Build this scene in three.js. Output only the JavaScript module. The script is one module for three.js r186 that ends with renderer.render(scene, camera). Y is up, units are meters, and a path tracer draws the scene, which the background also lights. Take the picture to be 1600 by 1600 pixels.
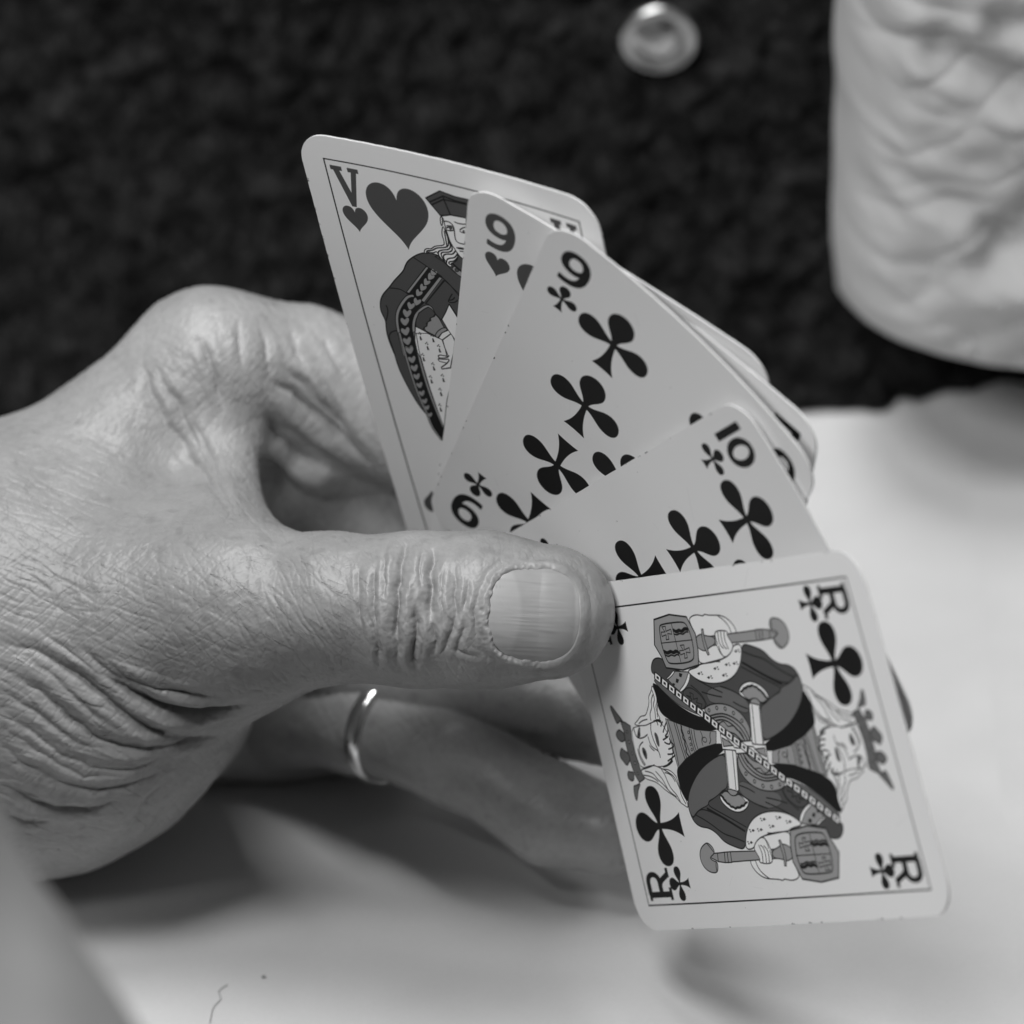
import * as THREE from 'three';
import { ImprovedNoise } from 'three/addons/math/ImprovedNoise.js';
import { mergeGeometries } from 'three/addons/utils/BufferGeometryUtils.js';
import { RectAreaLightUniformsLib } from 'three/addons/lights/RectAreaLightUniformsLib.js';

// ------------------------------------------------------------------ camera, light, exposure
const scene = new THREE.Scene();
const PITCH = 35 * Math.PI / 180, CP = Math.cos(PITCH), SP = Math.sin(PITCH), LIFT = 65.1, REACH = 1000;
// The hand and cards were measured in a frame tilted with the photographer's view (millimetres: right, up, near);
// here() turns such a measurement into the room: metres, y up, the table top at y = 0.
const here = (x, y, z) => new THREE.Vector3(x / 1000, (CP * y + SP * z + LIFT) / 1000, (-SP * y + CP * z) / 1000);
const TILT = new THREE.Matrix4().makeRotationX(-PITCH);
const camera = new THREE.PerspectiveCamera(2 * Math.atan(80 / REACH) * 180 / Math.PI, 1, 0.05, 20);
camera.position.copy(here(0, 0, REACH));
camera.lookAt(here(0, 0, 0));
camera.focus = (REACH - 27) / 1000;
camera.userData.fStop = 13;
camera.updateMatrixWorld();
scene.add(camera);

scene.background = new THREE.Color().setRGB(0.012, 0.012, 0.012);        // dim even light of the room
RectAreaLightUniformsLib.init();
function ceilingLamp(x, y, z, w, h, power) {
  const l = new THREE.RectAreaLight(0xffffff, power, w, h);
  l.position.set(x, y, z); l.lookAt(0, 0, 0); scene.add(l); return l;
}
ceilingLamp(-0.15, 1.75, -0.3, 0.55, 0.55, 12);
ceilingLamp(-0.8, 1.35, 1.0, 0.45, 0.45, 22);
ceilingLamp(-0.5, 1.7, 0.4, 0.45, 0.45, 17.5);
ceilingLamp(1.0, 1.5, 0.1, 0.5, 0.5, 4);

const renderer = new THREE.WebGLRenderer({ antialias: true });
renderer.toneMapping = THREE.LinearToneMapping;
renderer.toneMappingExposure = 1.26;
renderer.shadowMap.enabled = true;

// ------------------------------------------------------------------ helpers
const perlin = new ImprovedNoise();
const noise = (x, y, z) => perlin.noise(x + 31.7, y + 57.3, z + 11.9);
const fbm = (x, y, z, n = 4) => { let s = 0, a = 1; for (let i = 0; i < n; i++) { s += a * noise(x, y, z); x *= 2.03; y *= 2.03; z *= 2.03; a *= 0.5; } return s; };
function rng(seed) { let s = seed >>> 0; return () => { s = (s + 0x6D2B79F5) >>> 0; let t = s; t = Math.imul(t ^ (t >>> 15), t | 1); t ^= t + Math.imul(t ^ (t >>> 7), t | 61); return ((t ^ (t >>> 14)) >>> 0) / 4294967296; }; }
const clamp = (v, a, b) => Math.min(b, Math.max(a, v));
const ease = (a, b, v) => { const t = clamp((v - a) / (b - a), 0, 1); return t * t * (3 - 2 * t); };
const grey = (v) => new THREE.Color().setRGB(v, v, v);
const shaded = (m) => { m.castShadow = true; m.receiveShadow = true; return m; };
function add(o, name, label, category, group) {
  o.name = name; o.userData.label = label; o.userData.category = category; if (group) o.userData.group = group;
  scene.add(o); return o;
}
function sheet(nu, nv, f) {          // a grid of points f(s, t), s and t from 0 to 1
  const pos = [], uv = [], idx = [];
  for (let j = 0; j <= nv; j++) for (let i = 0; i <= nu; i++) { const p = f(i / nu, j / nv); pos.push(p.x, p.y, p.z); uv.push(i / nu, j / nv); }
  for (let j = 0; j < nv; j++) for (let i = 0; i < nu; i++) { const a = j * (nu + 1) + i, b = a + 1, c = a + nu + 1, d = c + 1; idx.push(a, b, d, a, d, c); }
  const g = new THREE.BufferGeometry();
  g.setAttribute('position', new THREE.Float32BufferAttribute(pos, 3)); g.setAttribute('uv', new THREE.Float32BufferAttribute(uv, 2));
  g.setIndex(idx); g.computeVertexNormals(); return g;
}
const KING_INK = [
  ['s', 'B', 0.12, [-7.74, 20.28, -6.14, 21.36, -3.91, 21.51, -2.39, 21.1, -1.16, 18.68, -0.13, 15.42, 0.51, 11.38, 1.02, 6.09, 0.03, 5.29, -1.3, 9.72, -2.93, 14.57, -4.98, 17.72, -6.95, 19.28]],
  ['s', 'B', 0.1, [2.9, 7.74, 3.33, 12.45, 4.36, 16.82, 5.47, 20.14, 6.49, 21.81, 7.72, 22.19, 9.04, 21.81, 11.21, 22.23, 10.88, 20.96, 8.89, 18.56, 7.29, 15.94, 5.77, 12.53, 4.94, 9.25, 4.29, 7.08, 3.49, 4.48]],
  ['s', 'M', 0.1, [5.02, 8.22, 6.04, 12.41, 7.42, 15.88, 9.02, 18.5, 10.88, 20.96, 11.72, 21.53, 11.5, 19.73, 10.06, 17.54, 8.45, 14.92, 6.83, 12.04]],
  ['p', 'G', 0.1, [0.93, 7.68, 0.38, 12.87, -0.98, 17.65, -2.3, 20.68, -0.54, 20.81, 0.94, 20.83, 2.27, 20.68, 4.03, 20.82, 5.5, 20.84, 4.52, 17.23, 3.33, 12.45, 2.78, 6.8]],
  ['o', '', 0.14, [0.34, 13.37, 1.64, 13.62, 3.37, 13.17]],
  ['o', '', 0.14, [0.17, 14.06, 1.4, 14.34, 3.41, 14]],
  ['o', '', 0.14, [0.07, 14.6, 1.43, 14.86, 3.7, 14.47]],
  ['o', '', 0.14, [-0.4, 15.92, 1.51, 16.47, 2.87, 16.56, 4.22, 16.77]],
  ['o', '', 0.14, [-0.87, 17.35, 1.31, 17.77, 2.93, 17.74, 4.55, 17.94]],
  ['o', '', 0.14, [-1.1, 17.95, 1.21, 18.3, 3.09, 18.38, 4.72, 18.58]],
  ['o', '', 0.14, [-1.92, 20.26, 0.62, 20.02, 2.77, 19.97, 5.21, 20.26]],
  ['o', '', 0.25, [-0.5, 16.69, 0.07, 17.27, 0.58, 16.67, 1.14, 17.01, 1.79, 16.58, 2.22, 17.1, 2.87, 16.68, 3.3, 17.08, 4.08, 16.59]],
  ['s', '', 0.1, [0.1, 15.2, 0.25, 15.61, 0.64, 15.23, 0.49, 14.89]],
  ['s', '', 0.1, [0.9, 15.11, 1.06, 15.52, 1.45, 15.24, 1.29, 14.83]],
  ['s', '', 0.1, [1.84, 14.98, 2, 15.44, 2.39, 15.09, 2.16, 14.71]],
  ['s', '', 0.1, [2.78, 14.9, 2.94, 15.32, 3.33, 15.01, 3.17, 14.6]],
  ['s', '', 0.1, [1.21, 10.51, 1.45, 11.38, 1.93, 11.4, 2.16, 10.56, 1.72, 10.02]],
  ['o', '', 0.14, [1.02, 9.61, 1.53, 8.88, 2.08, 9.11, 2.73, 8.56]],
  ['o', '', 0.12, [0.86, 11.66, 1.54, 11.83, 2.31, 10.97, 3.01, 11.38]],
  ['s', 'D', 0.16, [-12.75, -21.53, -13.96, -21.1, -14.95, -19.74, -14.9, -17.33, -13.12, -15.46, -11.97, -10.57, -10.24, -4.72, -11.09, 1.62, -13.28, 5.62, -15.7, 6.97, -15.1, 9.73, -14.23, 12.49, -12.76, 13.99, -11.86, 16.06, -11.72, 18.18, -10.84, 19.93, -8.92, 20.54, -7.41, 20.12, -5.61, 18.64, -2.93, 14.57, -1.3, 9.72, -0.48, 5.53, -1.69, 2.27, -5.17, -1.25, -6.97, -5.64, -6.29, -9.3, -7.56, -13.41, -10.05, -17.31, -11.64, -20.68]],
  ['s', 'M', 0.12, [-10.34, 19.83, -8.92, 20.54, -7.41, 20.12, -5.61, 18.64, -2.93, 14.57, -1.3, 9.72, -0.63, 5.92, -3.03, 6.43, -5.91, 7.49, -6.32, 9.28, -6.86, 10.49, -7.51, 12.7, -7.77, 14.08, -8.44, 14.4, -8.94, 17.45]],
  ['s', 'M', 0.06, [-9.14, -6.92, -9.75, -2.31, -8.9, 0.55, -7.7, 3.22, -6.59, 4.62, -4.74, 3.57, -6.36, -0.68, -7.14, -5.56, -7.55, -6.69]],
  ['o', '', 0.16, [-14.42, 6.66, -13.57, 9.3, -13.06, 11.92, -11.52, 14.64, -10.33, 17.19, -9.7, 19.06]],
  ['o', '', 0.16, [-12.76, 5.68, -11.73, 8.4, -10.33, 11.54, -9.07, 15.33, -8.92, 17.76, -10.17, 19.75]],
  ['o', '', 0.16, [-12.19, 5.08, -10.87, 8.3, -9.44, 12.05, -8.52, 14.44, -7.77, 14.08, -7.51, 12.7]],
  ['o', '', 0.16, [-11.17, -8.94, -9.78, -5.94, -8.62, -2.2]],
  ['o', '', 0.16, [-9.02, -7.98, -8.37, -5.63, -7.95, -2.69]],
  ['o', '', 0.16, [-7, 0.28, -6.22, 1.86, -5.76, 3.9]],
  ['o', '', 0.16, [-9.58, -2.39, -8.9, 0.55, -7.7, 3.22, -6.75, 4.85]],
  ['o', '', 0.3, [-12.75, 5.84, -11.64, 8.36, -10.25, 11.5, -8.92, 14.95]],
  ['s', 'D', 0.14, [-9.19, -14.31, -10.09, -11.49, -9.09, -9.28, -7.79, -7.91, -6.75, -7.92, -6.21, -9.35, -7.3, -11.84]],
  ['o', '', 0.14, [-10.22, -10.75, -9.06, -8.63, -7.61, -7.66, -6.72, -7.43]],
  ['p', '', 0.12, [-8.76, -12.82, -8.43, -11.63, -9.13, -11.62, -8.82, -10.76, -8.05, -11.07, -8.15, -9.74, -7.49, -10.4, -7.15, -8.89, -6.48, -9.55, -7.13, -10.24, -6.55, -10.86, -7.28, -11.35, -7.66, -12, -8.07, -11.46]],
  ['p', 'G', 0.12, [-11.45, -17.14, -12.62, -14.33, -12.27, -10.42, -11.44, -10.49, -9.37, -14.39, -10.32, -15.8]],
  ['s', 'W', 0.1, [-12.31, -10.4, -11.94, -10.08, -10.76, -10.99, -9.8, -12.65, -9.27, -14.27, -9.56, -14.64, -10.49, -12.48, -11.48, -11.32]],
  ['s', 'W', 0.1, [-12.74, -14.96, -12.62, -14.33, -11.9, -15.71, -11.43, -17.32, -11.57, -17.77, -12.1, -16.13]],
  ['p', 'B', 0, [-12.3, -13.29, -12.07, -12.38, -11.57, -12.97, -11.75, -13.56]],
  ['p', 'B', 0, [-11.49, -14.55, -11.27, -13.8, -10.77, -14.39, -10.9, -15.01]],
  ['p', 'B', 0, [-10.87, -16.05, -10.68, -15.29, -10.4, -15.6, -10.51, -16.05]],
  ['s', 'G', 0.16, [-6.28, -9.14, -6.96, -6.98, -7.06, -3.95, -6.54, -0.92, -5.37, 1.45, -3.92, 2.69, -2.68, 3.06, -0.81, 2.33, -0.85, -0.07, -2.49, -3.2, -4.57, -6.47]],
  ['o', '', 0.2, [-5.17, -7.85, -5.61, -4.65, -5.02, -1.65, -3.85, 0.72, -2.4, 1.96, -0.81, 2.33]],
  ['o', '', 0.2, [-4.8, -7.52, -5.14, -4.55, -4.61, -2.18, -3.46, -0.12, -2.09, 1.17, -0.85, 1.55]],
  ['o', '', 0.2, [-4.33, -6.92, -4.63, -4.8, -4.2, -2.7, -3.15, -0.92, -1.97, 0.14, -0.89, 0.76]],
  ['o', '', 0.2, [-2.7, -4.07, -2.34, -1.96, -1.58, -0.7, -0.85, -0.07]],
  ['o', '', 0.14, [-4.32, -6.6, -3.82, -5.51, -4.29, -4.3, -4.07, -3.58, -3.27, -3.15, -3.52, -1.39, -2.63, -0.84, -2.49, 0.07, -1.6, 0.61, -0.9, 0.6]],
  ['s', '', 0.12, [-6.45, -7.23, -6.13, -6.88, -5.76, -7.4, -6.12, -7.72]],
  ['s', '', 0.12, [-6.75, -4.82, -6.35, -4.46, -5.98, -4.97, -6.4, -5.33]],
  ['s', '', 0.12, [-6.49, -2.51, -6.09, -2.12, -5.73, -2.62, -6.13, -3.01]],
  ['s', '', 0.12, [-5.68, -0.35, -5.28, -0.06, -4.96, -0.63, -5.36, -0.96]],
  ['s', '', 0.12, [-4.42, 1.47, -4.05, 1.79, -3.68, 1.28, -4.05, 0.88]],
  ['p', 'W', 0.14, [-6.42, 4.54, -6.8, 5.36, -6.41, 6.14, -6.17, 7.46, -5.57, 7.33, -0.63, 5.92, 0.05, 5.76, 0, 3.07, -0.8, 2.65]],
  ['o', '', 0.14, [-6.37, 5.32, -3.65, 4.49, -0.24, 3.5]],
  ['o', '', 0.14, [-5.92, 7.18, -3.03, 6.27, -0.13, 5.53]],
  ['p', 'W', 0.14, [-0.88, -0.7, -0.88, 2.69, -0.37, 2.6, -0.01, 6.26, 2.47, 5.73, 1.89, 4.41, 0.07, 2.71, -0.08, 1.5, -0.27, -0.67]],
  ['p', 'G', 0.14, [0.43, 2.87, 0.4, 5.75, 1.77, 5.58, 1.18, 4.11]],
  ['s', 'G', 0.14, [-6.66, 4.81, -7.3, 5.77, -7.22, 7.17, -6.4, 7.89, -6.08, 7.42, -6.42, 5.98]],
  ['s', 'W', 0.16, [-8.27, 2.36, -9.26, 3.33, -9.84, 5.23, -9.81, 7.14, -9.1, 9.03, -7.98, 10.4, -6.94, 10.53, -6.28, 8.62, -6.5, 7.78, -7.22, 7.17, -7.3, 5.77, -6.91, 4.94, -7.7, 3.22]],
  ['s', 'G', 0.1, [-8.23, 3.15, -9.03, 4.35, -9.35, 6.28, -8.8, 8.25, -7.85, 9.7, -6.97, 10.07, -6.44, 8.7, -6.58, 7.82, -7.22, 7.17, -7.3, 5.77, -7.01, 4.82]],
  ['o', '', 0.3, [-8.41, 3.08, -8.54, 3.79, -8.95, 4.15, -8.82, 4.89, -9.22, 5.41, -9.01, 6.11, -9.31, 6.9, -8.95, 7.2, -8.89, 8.14, -8.46, 8.09, -8.33, 8.98, -7.9, 8.93, -7.68, 9.62, -7.36, 9.3, -7.05, 10.11]],
  ['s', 'W', 0.16, [-12.52, -10.98, -11.28, -9.22, -10.45, -6.94, -10.07, -4.14, -10.1, -0.82, -10.87, 2.49, -12.29, 4.81, -14.28, 6.27, -15.64, 6.62, -15.6, 4.49, -14.63, 3.36, -13.74, 0.96, -13.32, -2.21, -13.31, -6.54, -12.84, -7.44]],
  ['p', 'B', 0, [-11.91, -8, -12.08, -7.25, -11.77, -7.13, -11.62, -7.61]],
  ['p', 'B', 0, [-12.15, -6.78, -12.06, -6.45, -11.9, -6.67, -11.95, -6.97]],
  ['p', 'B', 0, [-11.8, -6.65, -11.74, -6.28, -11.58, -6.56, -11.67, -6.85]],
  ['p', 'B', 0, [-11.15, -5.47, -11.32, -4.72, -11.02, -4.6, -10.87, -5.07]],
  ['p', 'B', 0, [-11.4, -4.25, -11.31, -3.93, -11.15, -4.14, -11.2, -4.45]],
  ['p', 'B', 0, [-11.04, -4.12, -10.99, -3.75, -10.83, -4.03, -10.91, -4.32]],
  ['p', 'B', 0, [-12.4, -2.99, -12.57, -2.25, -12.27, -2.13, -12.12, -2.6]],
  ['p', 'B', 0, [-12.65, -1.78, -12.56, -1.46, -12.4, -1.67, -12.45, -1.98]],
  ['p', 'B', 0, [-12.29, -1.66, -12.24, -1.29, -12.08, -1.57, -12.16, -1.85]],
  ['p', 'B', 0, [-11.25, -1.02, -11.41, -0.28, -11.11, -0.17, -10.96, -0.63]],
  ['p', 'B', 0, [-11.49, 0.18, -11.4, 0.5, -11.24, 0.29, -11.29, -0.01]],
  ['p', 'B', 0, [-11.13, 0.3, -11.08, 0.67, -10.92, 0.4, -11.01, 0.11]],
  ['p', 'B', 0, [-12.8, 0.57, -12.97, 1.3, -12.67, 1.41, -12.52, 0.95]],
  ['p', 'B', 0, [-13.04, 1.76, -12.96, 2.08, -12.8, 1.87, -12.85, 1.57]],
  ['p', 'B', 0, [-12.69, 1.88, -12.63, 2.25, -12.48, 1.98, -12.56, 1.69]],
  ['p', 'B', 0, [-12.84, 2.87, -13, 3.6, -12.7, 3.71, -12.56, 3.25]],
  ['p', 'B', 0, [-13.08, 4.06, -12.99, 4.37, -12.83, 4.17, -12.88, 3.87]],
  ['p', 'B', 0, [-12.73, 4.18, -12.67, 4.54, -12.51, 4.27, -12.6, 3.99]],
  ['p', 'B', 0, [-14.66, 4.25, -14.82, 4.98, -14.52, 5.1, -14.38, 4.63]],
  ['p', 'B', 0, [-14.9, 5.44, -14.81, 5.76, -14.65, 5.55, -14.7, 5.25]],
  ['p', 'B', 0, [-14.55, 5.56, -14.49, 5.92, -14.33, 5.65, -14.42, 5.37]],
  ['s', 'W', 0.14, [-20.21, -6.47, -20.73, -5.19, -20.8, -3.48, -20.44, -1.99, -20.76, -1.5, -20.52, -0.62, -20.42, 0.99, -20.29, 2.9, -19.75, 4.59, -18.62, 5.99, -17.29, 6.46, -16.14, 4.11, -15.27, 4.17, -14.16, 2.48, -13.74, 0.96, -13.49, -2.13, -13.16, -6.95, -15.37, -6.02, -16.8, -6.49, -18.68, -5.89]],
  ['o', '', 0.14, [-20.25, 2.22, -19.45, 3.79, -18.18, 4.79, -16.96, 4.84]],
  ['o', '', 0.14, [-14.01, -6.53, -13.14, -6.63, -13.5, -2.45, -13.31, -0.57]],
  ['p', 'G', 0.14, [-17.3, -1.9, -17.31, 0.75, -17.39, 11.5, -17.47, 11.7, -17.43, 13.59, -17.21, 15.54, -16.9, 16.33, -16.47, 17.69, -15.88, 16.15, -15.88, 14.88, -15.82, 13.12, -15.81, 10.72, -15.93, 4.66, -15.88, 0.04, -15.85, -2.29]],
  ['s', 'G', 0.14, [-17.28, 15.73, -18.62, 16.24, -18.99, 17.21, -18.68, 19.1, -17.65, 20.46, -16.1, 20.63, -14.96, 19.76, -14.29, 18.19, -14.19, 17.2, -15.03, 16.04, -15.89, 15.99, -16.54, 17.88, -17.03, 17.02]],
  ['o', '', 0.14, [-17.47, 11.7, -15.77, 11.34]],
  ['o', '', 0.14, [-17.49, 12.66, -15.79, 12.3]],
  ['o', '', 0.14, [-17.43, 13.59, -15.82, 13.12]],
  ['o', '', 0.14, [-17.21, 15.54, -15.86, 15.19]],
  ['o', '', 0.14, [-18.77, 16.62, -17.91, 16.67, -17.25, 16.19]],
  ['o', '', 0.14, [-15.61, 16.33, -14.98, 16.8, -14.33, 17.58]],
  ['s', 'G', 0.14, [-16.78, -6.23, -17.45, -5.66, -17.86, -3.95, -17.45, -2.82, -17.22, -0.61, -16.51, -0.3, -15.94, -0.92, -15.68, -2.37, -15.08, -4, -15.52, -5.45, -16.08, -6.17]],
  ['p', 'G', 0.14, [-18.53, -3.45, -18.5, -2.96, -17.13, -3.31, -15.73, -3.18, -14.59, -3.08, -14.53, -3.6, -15.78, -3.98, -17.17, -3.96]],
  ['s', 'W', 0.14, [-17.62, -0.08, -18, 0.77, -17.98, 2.41, -17.71, 3.91, -17.23, 3.34, -16.14, 4.11, -15.43, 4.41, -14.46, 3.28, -13.73, 1.12, -14.66, 0.1, -15.54, -0.12, -16.25, -0.43]],
  ['o', '', 0.14, [-17.61, 0.08, -16.76, -0.18, -16.04, 0.13]],
  ['o', '', 0.14, [-17.9, 1.05, -16.71, 0.62, -15.66, 0.76, -15.27, 1.39]],
  ['o', '', 0.14, [-17.93, 1.89, -16.65, 1.48, -15.43, 1.63, -15.13, 2.3]],
  ['o', '', 0.14, [-17.79, 2.8, -16.6, 2.37, -15.72, 2.59, -15.1, 2.78]],
  ['o', '', 0.14, [-15.69, 0.28, -14.66, 0.1, -13.82, 1]],
  ['p', 'G', 0.2, [-20.85, -16.78, -21.34, -11.86, -20.67, -6.91, -17.97, -5.57, -15.37, -6.02, -13.16, -6.95, -12.66, -11.92, -13.28, -16.75, -14.98, -17.29, -16.99, -18.54]],
  ['s', 'G', 0.18, [-19.65, -15.82, -20.02, -14.76, -20.06, -8.91, -19.65, -7.42, -17.35, -6.89, -14.76, -7.5, -13.93, -8.25, -13.66, -11.09, -13.8, -15.12, -14.2, -15.95, -16.69, -16.44]],
  ['l', '', 0.12, [-17.13, -16.39, -17.08, -6.85]],
  ['l', '', 0.12, [-19.93, -11.88, -13.97, -11.95]],
  ['p', 'G', 0.12, [-19.6, -14.98, -19.62, -13.83, -18.84, -14.08, -19.09, -12.48, -18.31, -12.53, -18.47, -13.72, -17.59, -13.75, -17.55, -14.62, -18.32, -14.24, -18.14, -15.61, -18.81, -15.55, -18.77, -14.36]],
  ['p', 'G', 0.12, [-16.45, -10.89, -16.47, -9.76, -15.7, -10.01, -15.96, -8.43, -15.17, -8.48, -15.33, -9.65, -14.46, -9.68, -14.42, -10.54, -15.18, -10.16, -15, -11.51, -15.66, -11.46, -15.63, -10.28]],
  ['o', '', 0.45, [-18.87, -11.63, -18.48, -11.07, -18.85, -10.03, -18.46, -9.38, -19.01, -8.26, -18.79, -7.52]],
  ['o', '', 0.45, [-15.79, -16.02, -15.4, -15.36, -15.77, -14.14, -15.38, -13.48, -15.76, -12.43, -15.37, -11.87]],
  ['o', '', 0.2, [-18.26, -11.7, -18.05, -11.12, -18.33, -10.12, -18.02, -9.26, -18.48, -8.18, -18.35, -7.57]],
  ['o', '', 0.2, [-15.26, -16.04, -14.87, -15.28, -15.25, -14.23, -14.85, -13.4, -15.24, -12.52, -14.94, -11.99]],
  ['s', 'W', 0.1, [-1.92, 25.03, -1.73, 28.25, -1.91, 32.08, -0.02, 32.58, 2.64, 32.49, 4.61, 31.92, 4.69, 28.52, 5.47, 25.35, 5.19, 22.65, 3.66, 21.46, 2.01, 20.8, 0.27, 20.91, -1.39, 22.41]],
  ['s', 'W', 0.12, [-8.62, 20.57, -8.16, 21.44, -7.69, 22.53, -6.7, 23.5, -5.9, 25.51, -5.01, 26.98, -4.12, 28.44, -3.61, 31.48, -2.29, 32.49, -1.73, 30.59, -1.5, 27.67, -2.28, 25.68, -2.41, 23.37, -3.58, 21.77, -4.65, 21.8, -6.43, 21.21, -7.69, 20.36]],
  ['o', '', 0.14, [-7.92, 20.96, -6.66, 21.8, -5.74, 21.6, -4.64, 22.03, -3.54, 22.47, -2.78, 24.02, -2.31, 25.22]],
  ['o', '', 0.14, [-7.56, 22.47, -6.46, 22.91, -5.58, 24.16, -4.47, 24.82, -3.12, 25.13, -1.99, 26.02]],
  ['o', '', 0.14, [-6.71, 23.26, -5.93, 25.04, -4.82, 25.7, -3.58, 26.3, -2.57, 27.71]],
  ['o', '', 0.14, [-5.51, 25.32, -4.65, 26.33, -3.76, 27.8, -2.64, 28.68, -2.38, 30.9]],
  ['o', '', 0.14, [-4.17, 27.76, -3.16, 28.93, -3, 31.66]],
  ['o', '', 0.14, [-4.33, 22.61, -2.96, 23.15, -2.86, 25]],
  ['o', '', 0.14, [-1.5, 27.67, -2.02, 30.26, -2.05, 31.91]],
  ['s', 'W', 0.12, [5.07, 25.53, 4.65, 27.61, 4.97, 31.18, 5.55, 29.52, 6.28, 28.25, 6.2, 26.65, 7.21, 25.48, 8.24, 24.54, 9.17, 24.35, 9.91, 23.06, 10.95, 22.35, 9.85, 21.91, 8.38, 21.88, 7.36, 23.06, 6.13, 22.68, 5.44, 22.29]],
  ['o', '', 0.14, [5.66, 23.85, 6.84, 23.3, 7.79, 23.57, 8.8, 22.39, 10.03, 22.77]],
  ['o', '', 0.14, [5.47, 25.35, 6.4, 25.39, 7.41, 23.98, 8.48, 23.96, 9.36, 22.84]],
  ['o', '', 0.14, [5.65, 26.44, 5.61, 28.1, 5.13, 29.25]],
  ['o', '', 0.14, [5.88, 23.04, 6.68, 22.9, 7.72, 22.19]],
  ['o', '', 0.2, [-1.92, 25.03, -1.85, 23.82, -1.5, 22.93, -1.16, 21.82]],
  ['o', '', 0.2, [-1.08, 23.21, -0.64, 21.57, -0.28, 20.69]],
  ['o', '', 0.2, [-0.04, 22.72, -0.1, 21.56, 0.13, 20.73, 0.54, 21.02]],
  ['o', '', 0.2, [0.74, 22.12, 0.92, 20.6, 1.44, 20.12, 1.75, 20.93]],
  ['o', '', 0.2, [1.85, 22.79, 1.39, 21.81, 1.75, 20.93, 2.3, 21.15]],
  ['o', '', 0.2, [2.26, 23.07, 2.48, 22.02, 2.71, 21.43]],
  ['o', '', 0.2, [2.88, 22.06, 3.36, 20.89, 4.03, 20.82]],
  ['o', '', 0.2, [3.44, 22.52, 4.34, 21.62, 4.84, 20.91]],
  ['o', '', 0.2, [4.4, 22.78, 5.03, 22.01]],
  ['o', '', 0.2, [4.7, 23.59, 5.5, 23.45, 5.29, 24.49]],
  ['p', 'B', 0, [-1.41, 22.06, -1.76, 23.06, -2.01, 24.6, -1.79, 24.97, -1.59, 23.69, -1.12, 22.52, -0.77, 21.63]],
  ['p', 'B', 0, [2.45, 21.55, 2.55, 22.22, 2.89, 22.3, 2.86, 21.72]],
  ['p', 'B', 0, [4.91, 22.31, 5.39, 23.97, 5.19, 25.24, 5.57, 23.42, 5.38, 22.32]],
  ['s', 'D', 0.06, [1.15, 24.77, 1.58, 25.28, 2.52, 25.31, 3.59, 25.29, 3.28, 24.49, 2.2, 24.4]],
  ['o', '', 0.16, [-0.43, 25.28, 0.5, 25.08, 0.96, 26.28, 1.56, 27.41, 2.9, 27.48]],
  ['o', '', 0.16, [0.78, 25.42, 1.6, 25.74, 2.7, 26.17, 4.3, 26.13, 5.07, 25.53]],
  ['o', '', 0.16, [0.72, 26.63, 1.03, 27.42, 1.57, 27.64]],
  ['o', '', 0.16, [-1.34, 30.41, -0.22, 31.28, 1.24, 31.29, 1.98, 30.25, 2.21, 29.45]],
  ['o', '', 0.16, [-1.46, 30.7, -0.33, 31.8, 1.12, 31.58]],
  ['o', '', 0.16, [3.3, 27.53, 2.83, 28.69, 2.81, 30.79, 3.64, 31.33, 4.57, 31.25]],
  ['s', 'D', 0.06, [-0.72, 29.65, 0.11, 30.19, 1.05, 30.33, 1.43, 29.81, 0.86, 29.14, 0.06, 29.17]],
  ['s', 'B', 0, [-0.05, 29.69, 0.38, 30.18, 0.91, 30.05, 0.74, 29.43]],
  ['s', 'D', 0.06, [3.02, 29.76, 2.96, 30.96, 3.59, 30.43, 4.36, 29.84, 4.59, 29.15, 3.82, 29.63]],
  ['s', 'B', 0, [3.17, 29.93, 3.33, 30.43, 3.84, 29.97, 3.75, 29.66]],
  ['p', 'M', 0.14, [-3.53, 31.68, -4.08, 33.57, -2.57, 34.47, -0.15, 34.95, 2.51, 34.86, 4.08, 34.58, 5.83, 34.92, 5.49, 33.47, 4.88, 32.14, 2.92, 32.71, 0.53, 32.79, -1.9, 32.3]],
  ['s', 'M', 0.16, [-4.11, 33.12, -5.22, 34.57, -7.01, 35.65, -6.45, 36.08, -4.48, 35.72, -4.54, 34.83]],
  ['s', 'M', 0.16, [-3.6, 34.96, -3.8, 35.98, -3.08, 36.9, -2.07, 36.19, -2.37, 35.53, -2.29, 34.57]],
  ['s', 'M', 0.16, [-0.3, 34.56, -0.91, 35.54, -1.34, 36.2, -0.56, 36.98, 0.29, 37.84, 1.67, 36.62, 1.11, 35.97, 0.78, 34.97]],
  ['s', 'M', 0.16, [2.63, 34.8, 2.46, 36.48, 3.72, 37.61, 4.56, 35.96, 4.12, 35.25, 3.83, 34.7]],
  ['s', 'M', 0.16, [5.38, 33.98, 5.96, 34.86, 5.24, 36.22, 6.58, 36.62, 8.2, 37.13, 8.3, 36.51, 7.06, 35.49, 6.21, 34.52]],
  ['s', 'G', 0.1, [-2.9, 33.36, -2.68, 33.71, -2.37, 33.34, -2.59, 32.98]],
  ['s', 'G', 0.1, [-1.3, 33.41, -1.01, 33.85, -0.63, 33.45, -0.85, 33.09]],
  ['s', 'G', 0.1, [0.31, 33.58, 0.53, 34.05, 0.84, 33.68, 0.69, 33.29]],
  ['s', 'G', 0.1, [2.04, 33.69, 2.33, 34.13, 2.71, 33.73, 2.49, 33.37]],
  ['s', 'G', 0.1, [3.76, 33.47, 3.92, 33.97, 4.23, 33.6, 4.08, 33.21]],
];
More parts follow.
